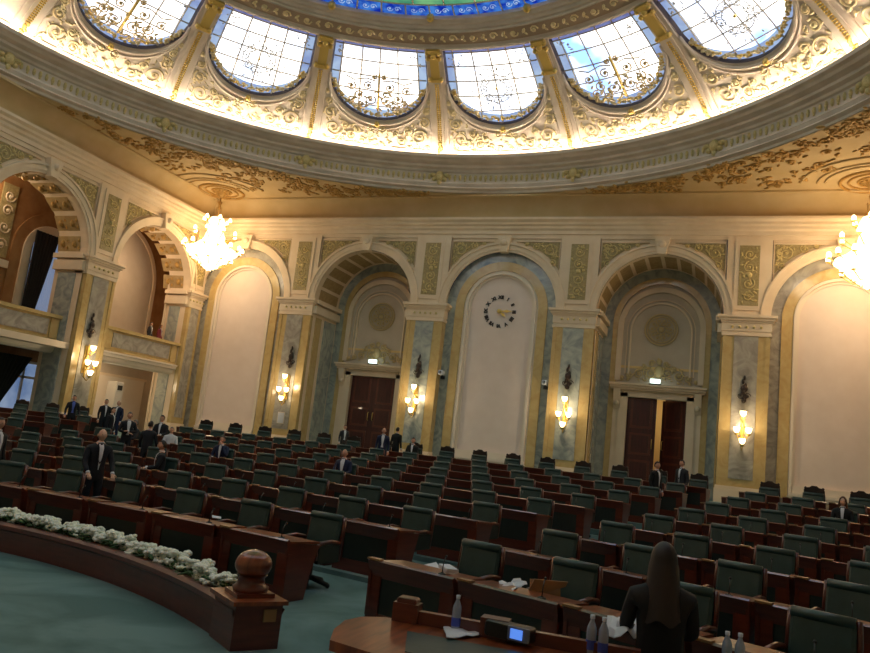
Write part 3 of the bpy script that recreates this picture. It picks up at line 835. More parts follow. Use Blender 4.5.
# ------------------------------------------------------------------ chandeliers
def point(name,loc,power,col,r=.3,parent=None):
    l=bpy.data.lights.new(name,'POINT'); l.energy=power; l.color=col; l.shadow_soft_size=r
    o=bpy.data.objects.new(name,l); COL.objects.link(o); o.location=loc
    if parent: o.parent=parent
    return o
WARM=(1,.79,.52)
def chandelier(loc,label,group,zt=12.85,zc=10.05,R=1.3):
    root=empty('chandelier',loc); tag(root,label,'chandelier',group)
    h=zt-zc   # root at centre of body
    mb=MB(); mb.tube([(0,0,1.5),(0,0,h-.25)],.03,6); mb.lathe([(0,h-.35),(.12,h-.3),(.2,h-.12),(.28,h)],12)
    mb.lathe([(0,h-.95),(.09,h-.85),(.05,h-.7),(.12,h-.55),(0,h-.5)],8)
    for s2 in (-1,1): mb.tube([(s2*.14,0,h-.8),(s2*.12,0,1.4)],.015,4)
    mb.build('chain',ceilg,root)
    mb=MB()
    mb.lathe([(.05,1.5),(.3,1.45),(.42,1.2),(.3,.95),(.36,.9),(.5,.35),(.85,.05),(R*.88,-.1),(R*.9,-.22),(R*.6,-.5),(R*.35,-.8),(.1,-1.05),(0,-1.1)],20)
    R_=random.Random(3)
    for i in range(120):
        a=R_.uniform(0,2*PI); t=R_.random(); rr=R*(.9-.8*t); mb.ball((rr*cos(a),rr*sin(a),-.25-.8*t),(.045,.045,.09),4,3)
    mb.build('crystal_body',crystal,root)
    mb=MB(); mg=MB()
    for (n,rr,z,r2) in ((6,.62,1.25,.1),(8,.98,.62,.1),(14,R+.05,-.1,.11),(10,R*.72,-.62,.1)):
        for i in range(n):
            a=2*PI*(i+.3)/n; p=(rr*cos(a),rr*sin(a),z)
            m1=MB(); m1.ball((p[0],p[1],z+.12),(r2*.8,r2*.8,r2*1.3),8,6); m1.build('candle_lamp',bulb,root)
            mg.tube([(0.2*cos(a),.2*sin(a),z-.15),(rr*.6*cos(a),rr*.6*sin(a),z-.28),(p[0],p[1],z)],.02,5)
            mg.lathe([(.0,-.03),(.07,0),(.09,.04)],8,p)
    mg.build('gilt_arms',gold,root)
    return root
CHP=[]
c1=chandelier((HOOK[-1][0],HOOK[-1][1],10.05),'large lit crystal chandelier hanging in the corner beside the galleries',None)
c2=chandelier((HOOK[1][0],HOOK[1][1],10.05),'large lit crystal chandelier hanging at the right edge of the hall',None)
for (x,y,_) in (tuple(c1.location),tuple(c2.location)):
    for dx,dy,dz in ((1.7,-.5,-.2),(.5,-1.7,-.2),(.2,-.2,-1.5)):
        sx=1 if x<0 else -1
        point('chandelier_light',(x+dx*sx,y+dy,10.05+dz),66,WARM,.4)

# ------------------------------------------------------------------ sconces
def sconce(W,u,n,label,rot):
    root=empty('wall_sconce',W(u,n,3.9),rot); tag(root,label,'wall lamp','gilt sconces on the marble pilasters')
    mb=MB()   # local: +y out of the wall is -Y
    mb.lathe([(0,-.75),(.05,-.7),(.03,-.5),(.09,-.35),(.04,-.1),(.1,.0),(.04,.15),(.07,.35),(.03,.6),(0,.62)],8,(0,-.12,0))
    mb.box((0,-.03,0),(.16,.06,1.1))
    for (x,y,z) in ((0,-.36,.38),(-.2,-.4,-.22),(.2,-.4,-.22),(0,-.42,-.62)):
        mb.tube([(0,-.12,z-.1),(x*.6,y*.7,z-.22),(x,y,z-.1)],.02,5)
        mb.lathe([(.02,-.12),(.08,-.08),(.1,-.04)],8,(x,y,z))
    mb.build('bracket',gold,root)
    mb=MB()
    for k in range(7):
        z=.98+.14*k; mb.ball((.05*sin(k*2.1),-.06,z),(.09-.008*k,.05,.1),6,5)
    for sg in (-1,1): scroll(mb,lambda a,b,o: (a,-.04-o,b),sg*.12,1.15,.12,1.3,sg,0,.02,.02,0,12)
    mb.ball((0,-.08,1.42),(.13,.07,.14),8,6)
    mb.build('bronze_ornament',crestm,root)
    for (x,y,z) in ((0,-.36,.46),(-.2,-.4,-.14),(.2,-.4,-.14),(0,-.42,-.54)):
        mb=MB(); mb.lathe([(.0,-.1),(.06,-.08),(.1,.0),(.115,.1),(.09,.1),(0,.02)],10,(x,y,z))
        mb.build('glass_shade',bulb,root)
    return root
names_s=['gilt sconce with lit glass cups on the pilaster left of the left door','gilt sconce with lit glass cups on the pilaster between left door and clock','gilt sconce with lit glass cups on the pilaster between clock and right door','gilt sconce with lit glass cups on the pilaster right of the right door']
for u,lb in zip((-9.6,-3.25,3.2,9.75),names_s):
    sconce(WB,u,.24,lb,0)
    point('sconce_light',WB(u,.95,4.0),42,WARM,.12)
sconce(WL,-6.75,.24,'gilt sconce with lit glass cups on the gallery pillar between the balconies',PI/2)
point('sconce_light',WL(-6.75,1.0,4.0),42,WARM,.12)
for u in (-13.1,-19.6): point('sconce_light',WL(u,.9,4.0),30,WARM,.12)
point('gallery_light',WL(-3.4,-1.6,3.5),60,WARM,.3); point('gallery_light',WL(-2.8,-1.6,8.8),70,(1,.7,.45),.3)
point('gallery_light',WL(-10.3,-2.4,10.2),110,WARM,.3)
point('corridor_light',(6.5,4.2,4.5),60,(1,.78,.45),.3)

# ------------------------------------------------------------------ clock
ck=empty('wall_clock',(-.05,.3,7.96)); tag(ck,'round clock of dark roman numerals and gilt hands on the white arched panel','clock')
def text_mesh(s,size,ext=.01):
    cu=bpy.data.curves.new('t','FONT'); cu.body=s; cu.size=size; cu.extrude=ext; cu.align_x='CENTER'; cu.align_y='CENTER'; cu.offset=.012
    t=bpy.data.objects.new('t',cu); COL.objects.link(t)
    bpy.context.view_layer.update()
    me=bpy.data.meshes.new_from_object(t.evaluated_get(bpy.context.evaluated_depsgraph_get()))
    v=[tuple(p.co) for p in me.vertices]; f=[list(p.vertices) for p in me.polygons]
    bpy.data.objects.remove(t); bpy.data.curves.remove(cu); bpy.data.meshes.remove(me)
    return v,f
for i,s in enumerate(['XII','I','II','III','IIII','V','VI','VII','VIII','IX','X','XI']):
    v,f=text_mesh(s,.2); a=-2*PI*i/12; mb=MB()
    vv=[]
    for (x,y,z) in v:
        x,y=x*cos(a)-(y+.62)*sin(a), x*sin(a)+(y+.62)*cos(a)
        vv.append((x,-.02-z,y))
    mb.add(vv,f); mb.build('roman_numeral',crestm,ck)
def hand(ang,l,w):
    mb=MB(); a=ang
    def q(x,y): return (x*cos(a)+y*sin(a),-.06,-x*sin(a)+y*cos(a))
    pts=[(-w*.4,-.12),(w*.4,-.12),(w*.5,l*.35),(w,l*.55),(w*.4,l*.7),(0,l),(-w*.4,l*.7),(-w,l*.55),(-w*.5,l*.35)]
    vs=[q(*p) for p in pts]; vs2=[(x,y-.02,z) for x,y,z in vs]; n=len(pts)
    mb.add(vs+vs2,[list(range(n)),list(range(n,2*n))[::-1]]+[[i,(i+1)%n,n+(i+1)%n,n+i] for i in range(n)]); return mb
hand(PI/2-.05,.6,.07).build('minute_hand',gold,ck); hand(PI*.72,.4,.07).build('hour_hand',gold,ck)
mb=MB(); mb.ball((0,-.07,0),(.1,.05,.1),12,6); mb.build('boss',gold,ck)

# CCTV cameras
for u,z,lb in ((-2.26,5.05,'white security camera on the blue marble left of the clock panel'),(2.24,4.95,'white security camera on the blue marble right of the clock panel')):
    r=empty('security_camera',WB(u,-.2,z)); tag(r,lb,'camera')
    mb=MB(); mb.box((0,-.06,-.12),(.16,.12,.12)); mb.tube([(0,-.08,-.1),(0,-.22,.0)],.04,6); mb.build('bracket',greysuit,r)
    mb=MB(); mb.rbox((0,-.3,.06),(.2,.34,.2),.05); mb.build('housing',capb,r)
    mb=MB(); mb.lathe([(0,0),(.06,0),(.06,.03)],10); o=mb.build('lens',blackm,r,(0,-.47,.06)); o.rotation_euler=(PI/2,0,0)
for u,lb in ((-6.42,'lit exit sign above the left door'),(6.42,'lit exit sign above the right door')):
    r=empty('exit_sign',WB(u,-1.75,5.6)); tag(r,lb,'exit sign')
    mb=MB(); mb.rbox((0,0,0),(.4,.1,.17),.03); mb.build('lit_panel',exitm,r)
    mb=MB(); mb.box((0,.05,-.13),(.5,.12,.04)); mb.tube([(0,.05,-.13),(0,.3,-.15)],.02,5); mb.build('mount',greysuit,r)
mb=MB(); mb.box((0,0,0),(.36,.02,.52)); mb.box((0,-.012,0),(.3,.01,.46),0,1)
tag(mb.build('notice_sheet',[plaster_w,paper],None,WB(-9.72,.25,2.5)),'white notice sheet pinned under the sconce left of the left door','notice')
for (x,y,z,lb) in ((-16.1,-6.15,0,''),):
    pass
t=empty('air_conditioner',(-HX+.6,-5.2,FB),.0); tag(t,'tall slim cream cabinet standing beside the gallery pillar','cabinet')
mb=MB(); mb.rbox((0,0,1.05),(.5,.4,2.1),.04); mb.build('body',plaster_w,t)
mb=MB(); mb.box((.26,0,1.85),(.02,.25,.2)); mb.build('outlet_grille',crestm,t)

# ------------------------------------------------------------------ armchairs and desks
def chair_parts():
    P={}
    tilt=Matrix.Rotation(-.16,3,'X')
    def B(x,y,z): return Vector((0,.2,.42))+tilt@Vector((x,y,z))
    m=MB(); m.rbox(B(0,0,.26),(.56,.12,.54),.05,3,0,tilt)
    m.tube([B(-.27,-.03,.51),B(.27,-.03,.51)],.055,10,0)
    P['backrest']=(m,leather)
    m=MB(); m.rbox((0,-.05,.43),(.54,.54,.12),.04); P['seat_cushion']=(m,leather)
    for sg,nm in ((-1,'armrest'),(1,'armrest_')):
        m=MB(); m.tube([(sg*.32,.2,.6),(sg*.32,0,.635),(sg*.32,-.22,.62),(sg*.32,-.3,.56),(sg*.31,-.28,.4)],.032,7)
        m.box((sg*.31,-.03,.47),(.05,.44,.24),0,1)
        P[nm]=(m,[redwood,leatherd])
    m=MB()
    for sg in (-1,1): m.tube([B(sg*.3,.03,-.06),B(sg*.3,.02,.34),B(sg*.29,.0,.54)],.03,6)
    m.rbox(B(0,.075,.25),(.56,.03,.56),.05,3,0,tilt)
    P['frame']=(m,redwood)
    m=MB(); m.lathe([(.05,.38),(.05,.14),(.09,.1)],8)
    for k in range(5):
        a=2*PI*k/5+.3; m.tube([(0,0,.12),(.3*cos(a),.3*sin(a),.045)],.035,5); m.ball((.3*cos(a),.3*sin(a),.035),.035,6,4)
    P['base']=(m,blackm)
    return P
DW=1.2
def desk_parts(mic=True):
    P={}
    m=MB(); w=DW
    m.prism(lambda a,b,t: (t,a,b),[(-.25,.56),(-.31,.74),(-.27,.755),(-.22,.70),(-.2,.56)],-w/2+.015,w/2-.015,0)
    m.box((0,-.225,.09),(w-.03,.05,.18))
    for sg in (-1,1): m.box((sg*(w/2-.1),-.23,.36),(.18,.06,.44))
    for sg in (-1,1):
        m.prism(lambda a,b,t: (t,a,b),[(-.25,0),(.14,0),(.2,.28),(.32,.66),(-.28,.72)],sg*(w/2-.035)-.02,sg*(w/2-.035)+.02,0)
    m.box((0,.02,.46),(w-.1,.42,.02))
    P['body']=(m,redwood)
    m=MB(); m.box((0,-.235,.37),(w-.36,.02,.40)); P['leather_panel']=(m,leatherd)
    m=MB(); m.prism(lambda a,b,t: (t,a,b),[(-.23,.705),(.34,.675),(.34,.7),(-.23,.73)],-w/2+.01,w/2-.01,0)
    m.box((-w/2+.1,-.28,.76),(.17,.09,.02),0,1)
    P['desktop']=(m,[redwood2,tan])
    if mic:
        m=MB(); m.lathe([(.045,0),(.045,.015),(.02,.025)],8,(.3,-.1,.72)); m.tube([(.3,-.1,.73),(.3,-.09,.84),(.28,-.03,.9)],.006,5); m.ball((.28,-.02,.905),.017,6,5)
        P['microphone']=(m,blackm)
    return P
def proto(name,parts,label,cat,group,merge=False):
    for m,_ in parts.values(): m.v=[(a*FS,b*FS,c*FS) for a,b,c in m.v]
    if merge:
        mb=MB(); mats=[]
        for k,(m,mt) in parts.items():
            ms=mt if isinstance(mt,list) else [mt]; idx=[]
            for q in ms:
                if q not in mats: mats.append(q)
                idx.append(mats.index(q))
            o=len(mb.v); mb.v+=m.v; mb.f+=[[i+o for i in f] for f in m.f]; mb.m+=[idx[i] for i in m.m]; mb.s+=m.s
        o=mb.build(name,mats)
    else:
        o=empty(name)
        for k,(m,mt) in parts.items(): m.build(k.rstrip('_'),mt,o)
    return tag(o,label,cat,group)
P_CH=proto('green_armchair',chair_parts(),'x','armchair','green leather armchairs in the curved rows')
P_CHM=proto('green_armchair',chair_parts(),'x','armchair','green leather armchairs in the curved rows',True)
P_DK=proto('wooden_desk',desk_parts(),'x','desk','wooden desks in the curved rows')
P_DKM=proto('wooden_desk',desk_parts(False),'x','desk','wooden desks in the curved rows',True)
def crest_parts():
    P=chair_parts(); m=MB()
    m.rbox((0,.33,.7),(.6,.07,.8),.06)
    pts=[(-.3,1.04),(-.25,1.12),(-.13,1.14),(-.07,1.19),(.07,1.19),(.13,1.14),(.25,1.12),(.3,1.04)]
    m.prism(lambda a,b,t: (a,t,b),pts,.29,.36,0)
    for sg in (-1,1): m.ball((sg*.25,.32,1.11),.045,6,5)
    P['crest']=(m,crestm); P['frame']=(P['frame'][0],crestm); return P
P_CR=proto('high_back_chair',crest_parts(),'x','armchair','carved high backed chairs along the rear row',True)

# camera model (same numbers as the camera below) used only to skip furniture outside the picture
CAMP=Vector((8.723,-30.381,1.96)); yaw,pit,rol=math.radians(20.811),math.radians(9.021),math.radians(6.308); FPX=753.413
fw=Vector((-sin(yaw)*cos(pit),cos(yaw)*cos(pit),sin(pit))); rt=Vector((cos(yaw),sin(yaw),0)); up=rt.cross(fw)
rx_=cos(rol)*rt+sin(rol)*up; ux_=-sin(rol)*rt+cos(rol)*up
def pix(p):
    d=Vector(p)-CAMP; z=d.dot(fw)
    if z<.3: return (-9999,-9999)
    return (435+FPX*d.dot(rx_)/z, 326.5-FPX*d.dot(ux_)/z)
ORD=['first','second','third','fourth','fifth','sixth','seventh','eighth','ninth','tenth','eleventh','twelfth','thirteenth','fourteenth','fifteenth','sixteenth','seventeenth','eighteenth','nineteenth','twentieth']
used=set()
SKIPC=set(); STATS={'c':0,'d':0,'r':0}
def place(protoo,loc,rz,label):
    if protoo.name not in used:
        used.add(protoo.name); protoo.location=loc; protoo.rotation_euler=(0,0,rz); protoo['label']=label; return protoo
    return copy_tree(protoo,loc,rz,label)
SEATS={}
for k in range(NROW):
    R=Rk(k); z=Zk(k) if k<NROW-1 else FB
    thR=.2803-.0016*k; thL=.1973+.0031*k; dR=1.0075/R; dL=1.067/R
    lists=[]
    lists.append(('right block',[thR+j*dR for j in range(30)]))
    cen=[];t=thL
    while t>-.21: cen.append(t); t-=dL
    lists.append(('centre block',cen))
    lists.append(('left block',[-.285-j*dL for j in range(14)]))
    for blk,ths in lists:
        for j,th in enumerate(ths):
            cp=polar(R-.2,th,z); dp=polar(R-.9,th,z)
            if abs(cp[0])>HX-.75 or cp[1]>-.6: continue
            if k==NROW-1 and abs(cp[0])>HX-1.2: continue
            q=pix((cp[0],cp[1],z+1.)); q2=pix((dp[0],dp[1],z+.8)); 
            inc=-45<q[0]<915 and 0<q[1]<700; ind=-50<q2[0]<920 and 0<q2[1]<690
            row=ORD[k]; seat=ORD[min(j,19)]
            rz=-th
            SEATS[(k,blk,j)]=(cp,dp,th,z,R)
            if math.hypot(cp[0]-CAMP.x,cp[1]-CAMP.y)<2.6: continue
            if inc:
                if k==NROW-1: place(P_CR,cp,rz,'dark carved high back chair in the rear row, %s, %s from the aisle'%(blk,seat)); STATS['r']+=1
                else: place(P_CH if k<5 else P_CHM,cp,rz,'green leather armchair in the %s row, %s, %s from the aisle'%(row,blk,seat)); STATS['c']+=1
            if ind and math.hypot(dp[0]-CAMP.x,dp[1]-CAMP.y)> 3.3:
                place(P_DK if k<5 else P_DKM,dp,rz,'brown wooden desk in the %s row, %s, %s from the aisle'%(row,blk,seat)); STATS['d']+=1
print('SEATS',STATS)

# ------------------------------------------------------------------ platform, planter, flowers
RP=7.25
def polar2(R,th,z): return (1.27+R*sin(th),-31.25+R*cos(th),z)
lo,hi=.2,1.2
for _ in range(40):
    TE=(lo+hi)/2
    if pix(polar2(RP+.38,TE+.05/RP,.69))[0]<289: lo=TE
    else: hi=TE
print('TE',TE)
pl=empty('flower_planter',polar2(RP,.2,FL)); tag(pl,'low curved mahogany planter wall edging the teal carpet','planter')
def rel(p): return tuple(Vector(p)-Vector(pl.location))
mb=MB(); T0=-.75
prof=[(0,0),(.0,.22),(-.03,.24),(-.03,.28),(.02,.3),(.07,.3),(.07,.22),(.3,.22),(.3,.3),(.35,.3),(.38,.28),(.35,.22),(.35,0)]
prof=[(a,b+FL) for a,b in prof]
mb.grid(lambda s,t: rel(polar2(RP+prof[int(round(t*12))][0],T0+(TE-T0)*s,prof[int(round(t*12))][1])),64,12,0,False)
mb.build('wall',redwood,pl)
mb=MB(); mb.prism(lambda a,b,t: rel(polar2(RP+a,TE+t/RP,b)),[(-.02,FL),(.35,FL),(.35,.66),(-.02,.66)],-.42,.02,0)
mb.prism(lambda a,b,t: rel(polar2(RP+a,TE+t/RP,b)),[(-.05,.66),(.38,.66),(.38,.69),(-.05,.69)],-.46,.05,1)
mb.build('end_post',[redwood,redwood2],pl)
mb=MB(); mb.prism(lambda a,b,t: rel(polar2(RP+a,TE+t/RP,b)),[(.2,.54),(.3,.54),(.3,.63),(.2,.63)],.02,.035,0); mb.build('name_plate',tan,pl)
mb=MB(); mb.grid(lambda s,t: rel(polar2(RP+.07+.24*t,T0+(TE-.03-T0)*s,FL+.24)),40,1,0,False); mb.build('soil',soil,pl)
fp=polar2(RP+.165,TE-.2/RP,.69)
f=empty('ball_finial',fp); tag(f,'round polished wooden ball finial on the planter end post','finial')
mb=MB(); mb.box((0,0,.015),(.28,.3,.03),-TE); mb.lathe([(.13,.03),(.14,.06),(.11,.08),(.1,.13),(.12,.15)],16); mb.build('pedestal',redwood,f)
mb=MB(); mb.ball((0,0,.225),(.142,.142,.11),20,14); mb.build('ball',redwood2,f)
# flower clumps in the planter
def pix_to_theta(x):
    lo,hi=-.7,TE
    for _ in range(40):
        m=(lo+hi)/2
        if pix(polar2(RP+.18,m,.72))[0]<x: lo=m
        else: hi=m
    return (lo+hi)/2
xs=[4,20,36,50,66,82,97,110,128,142,156,170,184,198,211,223]
for i,x in enumerate(xs):
    th=pix_to_theta(x); p=polar2(RP+.18,th,FL+.22)
    r=empty('flower_clump',p); tag(r,'white flower clump in the planter, %s of sixteen from the picture edge'%ORD[i],'flowers','white flower clumps in the planter')
    R=random.Random(i); m=MB(); g=MB()
    for b in range(9):
        c=Vector((R.uniform(-.12,.12),R.uniform(-.07,.07),R.uniform(.08,.19)))
        for q in range(9):
            a=2*PI*q/9+b; rr=.05 if q else 0
            m.ball(c+Vector((rr*cos(a)*.8,rr*sin(a)*.8,R.uniform(-.02,.02))),(.026,.026,.018),6,4)
        m.ball(c,(.034,.034,.03),6,5); m.tube([c,(0,0,.06)],.006,4)
    for b in range(26):
        a=R.uniform(0,6.28); c=Vector((R.uniform(-.15,.15),R.uniform(-.12,.12),R.uniform(.04,.13)))
        g.ball(c,(.055,.022,.01),6,4,0,Matrix.Rotation(a,3,'Z')@Matrix.Rotation(R.uniform(-.7,.3),3,'Y'))
    m.build('blooms',petal,r); g.build('leaves',leafm,r)

# ------------------------------------------------------------------ people
def person(loc,rz,label,pose='stand',jacket=suit,shirt=shirtw,sk=skin,hair=hairb,bald=False,tie=True,h=1.76,arms=None,trouser=None,longhair=False,lean=0.,open_shirt=False,headturn=0.):
    s=h/1.76*FS; V={};
    root=empty('person',loc,rz); tag(root,label,'person')
    sit=pose=='sit'
    hz=.92 if not sit else .5
    # faces local -Y
    def T(p):  # lean torso forward about hips
        v=Vector(p)-Vector((0,0,hz)); v=Matrix.Rotation(lean,3,'X')@v
        return v+Vector((0,0,hz))
    pts=[];rad=[];edg=[]
    def N(p,r,par=None):
        pts.append(Vector(p)*s); rad.append(r if hasattr(r,'__len__') else (r,r)); i=len(pts)-1
        if par is not None: edg.append((par,i))
        return i
    pel=N((0,0,hz),(.165,.12)); 
    bel=N(T((0,0,hz+.17)),(.16,.115),pel); ch=N(T((0,.0,hz+.36)),(.195,.125),bel); up_=N(T((0,.0,hz+.49)),(.16,.095),ch); nk=N(T((0,-.01,hz+.58)),(.058,.06),up_); N(T((0,-.02,hz+.65)),(.052,.056),nk)
    hands=[]
    for sg in (-1,1):
        sh=N(T((sg*.185,0,hz+.475)),.07,up_)
        if arms=='table': el=(sg*.25,-.08,hz+.22); ha=(sg*.22,-.28,hz+.06)
        elif arms=='face' and sg==1: el=(sg*.25,-.22,hz+.26); ha=(sg*.06,-.16,hz+.58)
        elif arms=='cross': el=(sg*.27,-.04,hz+.22); ha=(-sg*.02,-.2,hz+.2+.03*sg)
        elif sit: el=(sg*.235,-.08,hz+.23); ha=(sg*.13,-.3,hz+.19)
        elif arms=='wide': el=(sg*.26,-.03,hz+.21); ha=(sg*.27,-.17,hz+.0)
        else: el=(sg*.23,.02,hz+.2); ha=(sg*.235,-.07,hz-.05)
        el=T(el); ha=T(ha)
        e=N(el,.052,sh); w_=N(Vector(el).lerp(Vector(ha),.93),.037,e); 
        hands.append((sg,Vector(el),Vector(ha)))
    for sg in (-1,1):
        hip=N((sg*.09,0,hz-.06),.098,pel)
        if sit:
            kn=N((sg*.12,-.44,hz-.01),.07,hip); an=N((sg*.12,-.46,.1),.05,kn); N((sg*.13,-.6,.045),.042,an)
        else:
            kn=N((sg*.1,-.02,.49),.068,hip); an=N((sg*.105,.02,.09),.048,kn); N((sg*.12,-.14,.045),.042,an)
    me=bpy.data.meshes.new('b'); me.from_pydata(pts,edg,[]); ob=bpy.data.objects.new('b',me); COL.objects.link(ob)
    sk_m=ob.modifiers.new('s','SKIN'); ob.modifiers.new('u','SUBSURF').levels=1
    for i,v in enumerate(me.skin_vertices[0].data):
        v.radius=(rad[i][0]*s,rad[i][1]*s); v.use_root=(i==0)
    bpy.context.view_layer.update()
    em=bpy.data.meshes.new_from_object(ob.evaluated_get(bpy.context.evaluated_depsgraph_get()))
    mb=MB(); neck=T((0,0,hz+.585))*s
    cen=Vector((0,0,0))
    for p in em.vertices: mb.v.append(tuple(p.co))
    for f in em.polygons:
        c=f.center; z=c.z
        mi=0
        if z>neck.z and abs(c.x)<.1*s: mi=1
        elif z<(hz-.02)*s and not (sit and c.z>(hz-.1)*s and c.y>-.1): mi=2
        if z<.07*s: mi=3
        mb.f.append(list(f.vertices)); mb.m.append(mi); mb.s.append(True)
    bpy.data.objects.remove(ob); bpy.data.meshes.remove(me); bpy.data.meshes.remove(em)
    # head (part of the same body mesh)
    HT=Matrix.Rotation(headturn,3,'Z')
    hc=T((0,-.03,hz+.725))*s
    n1,n2=16,12
    vs=[]
    def hp(q,a):
        x=.071*cos(a)*sin(q); y=-.088*cos(a)*cos(q); z=.112*sin(a)
        if z<-.02: k=1-.28*((-z-.02)/.098); x*=k; y*=(1-.12*((-z-.02)/.098))
        if y<0:
            fx=math.exp(-(x/.016)**2); 
            y-=.026*fx*math.exp(-((z+.018)/.02)**2)+.01*fx*math.exp(-((z-.012)/.03)**2)
            y+=.008*math.exp(-((abs(x)-.03)/.014)**2)*math.exp(-((z-.012)/.012)**2)
            y-=.007*math.exp(-(x/.03)**2)*math.exp(-((z+.055)/.008)**2)+.008*math.exp(-(x/.03)**2)*math.exp(-((z+.095)/.02)**2)
        return hc+(HT@Vector((x,y,z)))*s
    mb.grid(lambda u,v: hp(2*PI*u,-PI/2+PI*v),n1,n2,1,True,closeu=True)
    for sg in (-1,1):
        mb.ball(hc+(HT@Vector((sg*.079,.005,-.005)))*s,(.012*s,.02*s,.032*s),6,5,1)
        mb.ball(hc+(HT@Vector((sg*.03,-.078,.012)))*s,(.011*s,.008*s,.007*s),6,4,4)
    # hands: palm, four fingers, thumb
    for sg,el,ha in hands:
        d=(ha-el).normalized(); sd=Vector((0,0,1)).cross(d)
        if sd.length<.2: sd=Vector((1,0,0))
        sd.normalize(); nn=d.cross(sd)
        M=Matrix((sd,d,nn)).transposed()
        mb.ball(ha*s+d*.045*s,(.04*s,.052*s,.02*s),8,6,1,M)
        for q,(o_,l) in enumerate(((-.03,.062),(-.01,.075),(.011,.07),(.031,.055))):
            b=ha+d*.08+sd*o_; mb.tube([b*s,(b+d*l*.5-nn*.006)*s,(b+d*l*.85-nn*.026)*s],.0095*s,5,1,r1=.007*s)
        b=ha+d*.02-sg*sd*-.034; mb.tube([b*s,(b+d*.035+sg*sd*.022)*s,(b+d*.06+sg*sd*.024-nn*.01)*s],.011*s,5,1,r1=.008*s)
        # cuff
        c0=el.lerp(ha,.9)*s; mb.tube([c0,c0+d*.035*s],.037*s,8,5)
    mb.build('body',[jacket,sk,trouser or jacket,suitb,eyem,shirt],root)
    # shirt front and tie
    m=MB()
    def F(x,z,o=0):
        zz=z-hz; y=-(.118+.02*math.exp(-((zz-.34)/.12)**2))+(.06 if zz>.52 else 0)+abs(x)*.35+o
        return T((x,y,z))*s
    w1=.06 if open_shirt else .04
    rows=[(hz+.575,.045),(hz+.5,w1),(hz+.36,w1*.75),(hz+.22,w1*.45),(hz+.1,w1*(.8 if open_shirt else .12))]
    vs=[F(x*w,z,-.014) for z,w in rows for x in (-1,-.4,.4,1)]
    m.add(vs,[[4*i+j,4*i+j+1,4*i+j+5,4*i+j+4] for i in range(4) for j in range(3)],0,True)
    m.tube([T((.06*cos(2*PI*i/12),-.012+.062*sin(2*PI*i/12),hz+.595))*s for i in range(12)],.012*s,5,0,True)
    m.build('shirt',shirt,root)
    if tie:
        m=MB(); m.add([F(x,z,-.024) for x,z in ((-.018,hz+.56),(.018,hz+.56),(.032,hz+.26),(0,hz+.2),(-.032,hz+.26))],[[0,1,2,3,4]]); 
        m.ball(F(0,hz+.565,-.024),.018*s,6,5); m.build('tie',tiem,root)
    # hair
    m=MB()
    if longhair:
        def hh(u,v):
            q=2*PI*u; 
            if v<.45:
                a=PI/2-(PI/2)*(v/.45); r=1.14; p=Vector((.082*r*cos(a)*sin(q),-.098*r*cos(a)*cos(q)+.012,.118*r*sin(a)))
                if cos(q)>.35 and v>.22: p.y=max(p.y,-.055)
            else:
                t=(v-.45)/.55; w=1.14+.42*t
                p=Vector((.088*w*sin(q),max(-.03,-.1*w*cos(q))+.012+.03*t,-.40*t+.02*sin(5*q)*t))
            return hc+(HT@p)*s
        m.grid(hh,28,18,0,True,closeu=True)
    else:
        def hh(u,v):
            q=2*PI*u; back=-cos(q)
            low=.62 if cos(q)>.3 else (.0 if cos(q)>-.1 else -.45)
            top=PI/2 if not bald else .35
            a=top-(top-low)*v if top>low else low
            p=Vector((.079*1.05*cos(a)*sin(q),-.097*1.04*cos(a)*cos(q)+.004,.122*sin(a)+.004))
            return hc+(HT@p)*s
        if bald:
            m.grid(lambda u,v: hc+(HT@Vector((.082*cos(-.4+.75*v)*sin(PI*.42+PI*1.16*u),-.1*cos(-.4+.75*v)*cos(PI*.42+PI*1.16*u),.122*sin(-.4+.75*v))))*s,16,5,0,True)
        else: m.grid(hh,20,7,0,True,closeu=True)
    m.build('hair',hair,root)
    return root
def at(x,y,z):   # ground point seen at pixel (x,y) at height z
    d=(fw+rx_*(x-435)/FPX-ux_*(y-326.5)/FPX); return CAMP+d*((z-CAMP.z)/d.z)
def atd(x,dist):     # point on the floor plan at a horizontal distance along pixel column x
    d=(fw+rx_*(x-435)/FPX-ux_*(430+.11*(x-435)-326.5)/FPX); h=Vector((d.x,d.y,0)).normalized(); return CAMP+h*dist
def floor_z(p):
    r=math.hypot(p[0],p[1]-CY); z=0
    for k in range(1,NROW):
        if r>edges[k]: z=zs_[k] if k<NROW-1 else FB
    return z
def face_cam(p,off=0): return math.atan2(CAMP.x-p[0],-(CAMP.y-p[1]))+off
def stand(x,ytop,dist,label,h=1.76,off=0,kk=None,**kw):
    best=None
    for k in range(8):
        if kk is not None and k!=kk: continue
        R=Rk(k)+.42; lo,hi=-.8,.8
        for _ in range(40):
            m=(lo+hi)/2; q=pix(polar(R,m,Zk(k)+1.))
            if q[0]<x: lo=m
            else: hi=m
        p=polar(R,m,Zk(k)); q=pix((p[0],p[1],Zk(k)+h*FS)); e=abs(q[1]-ytop)
        if p[0]<-HX+.4 or p[1]>-.5: continue
        if best is None or e<best[0]: best=(e,Vector(p))
    for i in range(150,320):
        if kk is not None: break
        p=atd(x,i*.1); r=math.hypot(p.x,p.y-CY)
        if r<Rk(8)+.5 or p.y>-.4 or p.x<-HX+.5: continue
        q=pix((p.x,p.y,FB+h*FS)); e=abs(q[1]-ytop)
        if best is None or e<best[0]-1: best=(e,Vector((p.x,p.y,FB)))
    p=best[1]; print(label[:30],best[0],tuple(round(c,1) for c in p)); person(tuple(p),face_cam(p,off),label,h=h,**kw)
